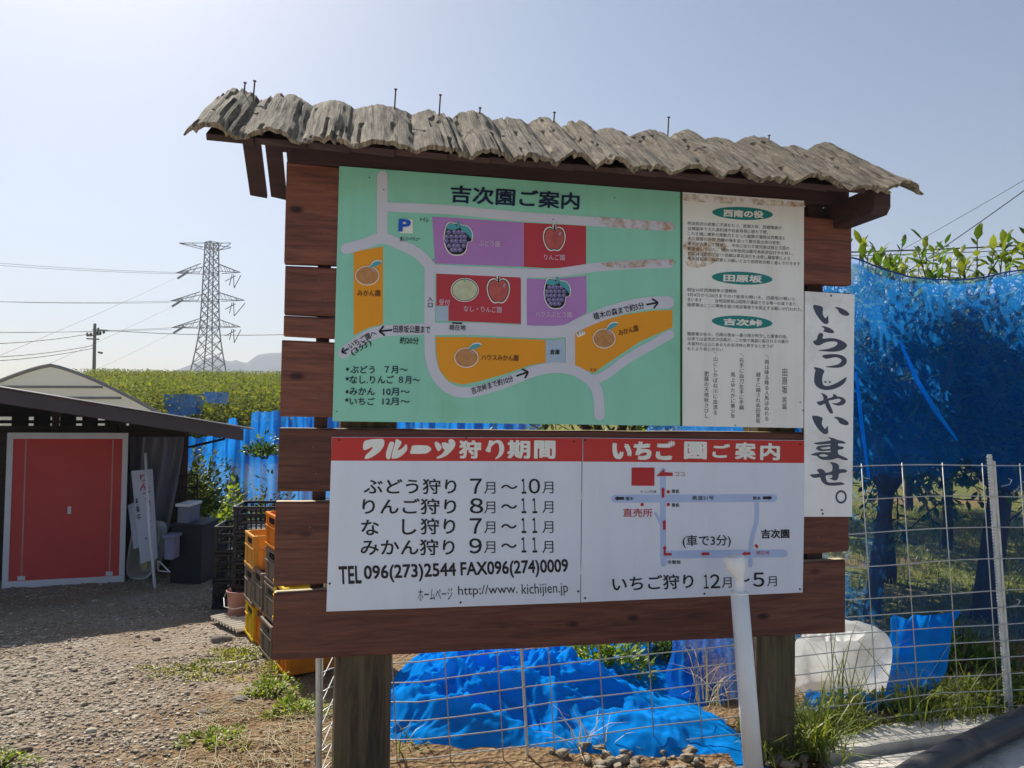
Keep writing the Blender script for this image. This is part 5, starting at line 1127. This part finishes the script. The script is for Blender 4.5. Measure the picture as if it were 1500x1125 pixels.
lev = [(562, 27.5), (548, 25.5), (532, 22.5), (515, 19), (498, 16.2), (480, 13.8), (467, 13.2), (454, 12.6), (441, 12.2), (428, 11.8), (414, 11.4), (400, 11), (388, 10.6), (376, 10), (364, 9.8), (355, 9.6)]
cx_ = lambda py: 310.5-.028*(py-355)
def leg(k, py, hw):
    a = math.radians(8)+k*math.pi/2; q = pc(cx_(py), py); return q+Vector((math.cos(a)*hw*K_, math.sin(a)*hw*K_, 0))
body_ = MB(); rb_ = .16
for (p0, h0), (p1, h1) in zip(lev, lev[1:]):
    for k in range(4):
        body_.tube([leg(k, p0, h0), leg(k, p1, h1)], .19, 5)
        body_.tube([leg(k, p0, h0), leg((k+1) % 4, p1, h1)], .11, 4); body_.tube([leg((k+1) % 4, p0, h0), leg(k, p1, h1)], .11, 4)
        if p1 in (548, 480, 441, 400, 364, 355): body_.tube([leg(k, p1, h1), leg((k+1) % 4, p1, h1)], .11, 4)
body_.build('lattice_body', PYM, pyl)
def armt(tipx, py, side, rise=12):
    mb = MB(); c = cx_(py); q = pc(tipx, py, 0); hw = 12
    for dy in (-2, 2):
        r0 = pc(c+side*hw, py, dy); r1 = pc(c+side*(hw-1), py-rise, dy); mb.tube([r0, q], .12, 4); mb.tube([r1, q], .15, 4)
        for k in (.25, .5, .75): mb.tube([r0+(q-r0)*k, r1+(q-r1)*(k-.12)], .08, 4)
    return mb.build('arm', PYM, pyl)
for tl_, tr__, py in ((258, 352, 400), (250, 358, 441), (252, 352, 480)):
    armt(tl_, py, -1); armt(tr__, py-1, 1)
    MB().tube([pc(tl_+2, py+8), pc(tl_+18, py-2)], .32, 6).build('insulator_string', PYM, pyl)
    for a, b in (((330, py+12), (345, py+4)), ((336, py+18), (340, py+2)), ((343, py+22), (342, py+2)), ((343, py+22), (tr__+1, py+3))): MB().tube([pc(*a), pc(*b)], .13, 5).build('insulator_string', PYM, pyl)
tb_ = MB()
for a, b in (((262, 356), (338, 356)), ((264, 357), (300, 366)), ((338, 357), (322, 366)), ((338, 363), (318, 367)), ((280, 356), (296, 363)), ((300, 356), (306, 366)), ((325, 356), (318, 366)), ((262, 356), (300, 362)), ((300, 358), (338, 362))): tb_.tube([pc(*a), pc(*b)], .13, 4)
tb_.build('top_crossbar', PYM, pyl)
def cable(px0, py0, Y0, px1, py1, Y1, sag, r, label, group):
    a = P(px0, py0, Y0); b = P(px1, py1, Y1); pts = [a+(b-a)*t-Vector((0, 0, sag*4*t*(1-t))) for t in (i/14 for i in range(15))]
    tag(MB().tube(pts, r, 5).build('power_line', CABLE), label, 'cable', group)
for i, (y0, py) in enumerate(((377, 399), (381, 401), (440, 441), (439, 443), (490, 480), (487, 482))):
    cable(-160, y0-6+(0 if i < 2 else 2), 190, (258, 258, 250, 250, 252, 252)[i], py, 220, .8, .05, 'thin grey power line running left from the tower arms', 'power lines from the tower')
for i, (a, b, c, d) in enumerate(((-60, 545, 256, 408), (-60, 590, 250, 450), (60, 575, 252, 488))): cable(a, b, 160, c, d, 220, .5, .045, 'faint slanting power line dropping left from the tower', 'slanting lines from the tower')
for i, (y0, y1) in enumerate(((494, 488), (522, 510), (515, 506))): cable(-120, y0+8, 50, 136, y1, 62, .4, .03, 'thin cable running left from the utility pole', 'cables from the utility pole')
cable(158, 484, 62, 420, 490, 75, .2, .03, 'thin cable running right from the utility pole', 'cables from the utility pole')
cable(1120, 372, 16, 1620, 352, 17, .05, .016, 'thick black cable crossing level above the net', 'cables above the net')
cable(1120, 377, 16.2, 1620, 359, 17.2, .05, .009, 'thinner black cable just below the thick one above the net', 'cables above the net')
cable(1290, 422, 24, 1620, 190, 14, .1, .012, 'dark cable rising steeply to the upper right corner', 'cables above the net')
cable(1230, 415, 30, 1640, 180, 20, .1, .008, 'fainter cable rising beside the steep dark one', 'cables above the net')
cable(1300, 385, 30, 1640, 345, 26, .2, .008, 'faint thin cable among the far lines above the net', 'far cables above the net')
cable(1300, 400, 30, 1640, 350, 26, .2, .007, 'faint thin cable among the far lines above the net', 'far cables above the net')
cable(1440, 412, 14, 1640, 350, 12, .05, .009, 'short cable rising to the right behind the tallest shoots', 'cables above the net')

# ------------------------------------------------------------------ weeds, grass, straw
def on_ground(n, x0_, x1_, y0_, y1_, keep=None):
    out = []
    while len(out) < n:
        x = RS.uniform(x0_, x1_); y = RS.uniform(y0_, y1_)
        if keep is None or keep(x, y): out.append((x, y, gz(x, y)-.005))
    return np.array(out)
p = on_ground(16000, .3, 6.5, 4.4, 11, lambda x, y: noise.noise((x*.9, y*.9, 3)) > -.25); n = len(p)
v1, f1 = blades(p, .05+.07*RS.rand(n), .003+.003*RS.rand(n), .02+.07*RS.rand(n))
tag(npmesh('grass', v1, f1, GRASSM), 'patchy short grass on the orchard floor behind the net', kind='stuff')
fl = lambda x: float(np.interp(x, [1.0, 1.23, 1.58, 1.94, 2.33, 3.0], [2.9, 3.02, 3.2, 3.31, 3.4, 3.5]))
p = on_ground(9000, 1.0, 3.6, 2.8, 3.9, lambda x, y: -.015 < y-fl(x)-.02*math.sin(x*9) < .36 and noise.noise((x*4, y*4, 7)) > -.3); n = len(p)
v1, f1 = blades(p, .03+.09*RS.rand(n)**2, .002+.003*RS.rand(n), .02+.06*RS.rand(n))
lp = on_ground(5000, 1.0, 3.6, 2.8, 3.9, lambda x, y: -.03 < y-fl(x)-.02*math.sin(x*13) < .3 and noise.noise((x*5, y*5, 17)) > -.15); m_n = len(lp); lp[:, 2] += .09*RS.rand(m_n)
v2, f2 = leaves(lp, RS.randn(m_n, 3)+np.array([0, -.2, .6]), .018+.02*RS.rand(m_n))
tag(npmesh('weeds', np.vstack([v1, v2]), np.vstack([f1, f2+len(v1)]), GRASSM), 'low green weeds along the foot of the fence at right', kind='stuff')
def tuft(loc, n, h, lean, label, seed, mat=GRASSM, w=.004, sp=.04):
    e = empty('grass_tuft', loc, label=label, cat='grass'); rg = np.random.RandomState(seed)
    p = np.stack([rg.randn(n)*sp, rg.randn(n)*sp, np.zeros(n)-.01], 1); v, f = blades(p, h*(.4+.8*rg.rand(n)), w*(.5+.7*rg.rand(n)), lean*(.3+.9*rg.rand(n)), rg.rand(n)*6.28)
    npmesh('blades', v, f, mat, e); return e
tuft(G(1205, 1108), 60, .34, .30, 'spreading tuft of long grass right of the right post', 1)
tuft(P(1340, 1062, 3.25), 16, .46, .42, 'tall arching grass tuft in front of the loose blue net', 2, w=.003)
tuft(P(1420, 1060, 3.3), 14, .42, .36, 'arching grass tuft by the fence beside the ribbed post', 3, w=.003)
tuft(P(1245, 1060, 3.3), 40, .44, .22, 'upright grass clump in front of the white sack', 4, w=.003)
tuft(P(860, 1100, 3.0), 26, .20, .16, 'dry straw tuft among the rubble under the board', 5, STRAWM, .003)
tuft(P(1040, 1030, 3.3), 26, .26, .22, 'pale dry grass clump behind the fence left of the white pole', 6, STRAWM, .003)
tuft(P(592, 1110, 2.95), 20, .16, .14, 'small green tuft beside the left post under the board', 7)
tuft(P(1120, 1098, 2.95), 30, .10, .12, 'short green tuft at the foot of the white pole', 8)
WEED = leafmat('weed_leaf', srgb(104, 118, 44), srgb(176, 172, 84), .35); WEEDG = leafmat('bright_weed_leaf', srgb(96, 124, 40), srgb(164, 176, 70), .4)
for px, py, sx, h, n, lb, m in ((352, 962, .17, .05, 700, 'flat green weed patch on the gravel in front of the crates', WEED), (300, 985, .26, .035, 700, 'thin olive weed patch spreading left on the gravel', WEED),
                                (398, 1016, .12, .12, 650, 'bushy green weed beside the orange crate', WEEDG), (436, 1046, .13, .09, 650, 'bright leafy weed clump near the fence end', WEEDG), (318, 1086, .13, .035, 350, 'small flat green weed on the brown dirt', WEEDG), (415, 985, .14, .1, 400, 'dark weed in the shade under the orange crate', WEED), (2, 1120, .1, .06, 200, 'small weed at the lower left corner of the yard', WEEDG)):
    shrub('weed_patch', G(px, py), (sx, sx*.7, h), n, int(px), lb, m, .02, cat='weed')
for k, (px, py, Y, lb) in enumerate(((345, 752, 8.1, 'sunlit yellow green shrub at the foot of the blue curtain'), (300, 705, 8.6, 'pale green bush half in front of the blue curtain by the cage'), (275, 690, 8.7, 'green bush just right of the shed corner post'))):
    shrub('shrub', P(px, py, Y)-Vector((0, 0, .4)), (.4, .35, .75), 1300, 30+k, lb, (WEEDG, BUSH, LEAFB)[k], .07)
shrub('shrub', P(318, 775, 7.9)-Vector((0, 0, .45)), (.42, .4, .75), 1500, 5, 'yellow green shrub in front of the blue net curtain', WEEDG, .07)
shrub('shrub', P(285, 745, 8.2)-Vector((0, 0, .3)), (.3, .3, .7), 800, 6, 'dim green shrub behind the black wire cage', LEAFA, .07)
shrub('shrub', P(396, 718, 8.0)-Vector((0, 0, .5)), (.2, .2, .75), 700, 7, 'dry greenish shrub before the gap in the blue net beside the planks', BUSH, .06)
shrub('shrub', P(390, 655, 8.3)-Vector((0, 0, .1)), (.2, .2, .25), 400, 8, 'dark leafy branch against the blue net beside the planks', LEAFA, .06)
def gp3(px, Y): p = P(px, 600, Y); p.z = gz(p.x, p.y); return p
shrub('shrub', gp3(882, 3.78), (.20, .18, .34), 1300, 9, 'leafy green shrub behind the netting heap under the board', WEEDG, .04)
shrub('shrub', gp3(955, 3.95), (.20, .16, .36), 900, 10, 'green shrub beside the upright blue net fold under the board', LEAFA, .045)
shrub('shrub', gp3(1400, 4.0), (.3, .2, .26), 800, 11, 'dark low shrub behind the ribbed fence post', LEAFA, .04)
n = 900; p = on_ground(n, -1.35, -.45, 2.2, 3.5, lambda x, y: noise.noise((x*2.5, y*2.5, 9)) > -.12); p[:, 2] += .01+.02*RS.rand(n)
a = RS.rand(n)*3.14; L = .03+.09*RS.rand(n)**2; d = np.stack([np.cos(a), np.sin(a), .15*RS.randn(n)], 1)*L[:, None]; s = np.stack([-np.sin(a), np.cos(a), 0*a], 1)*.0016
u3 = np.array([0, 0, .0016]); v = np.stack([p-d, p-d+s*2, p+d+s*2, p+d, p-d+s+u3, p+d+s+u3], 1); t = np.array([(0, 1, 2), (0, 2, 3), (0, 3, 5), (0, 5, 4), (1, 4, 5), (1, 5, 2)])
tag(npmesh('straw', v.reshape(-1, 3), (t[None]+(np.arange(n)*6)[:, None, None]).reshape(-1, 3), STRAWM), 'dry straw strewn over the dirt left of the post', kind='stuff')
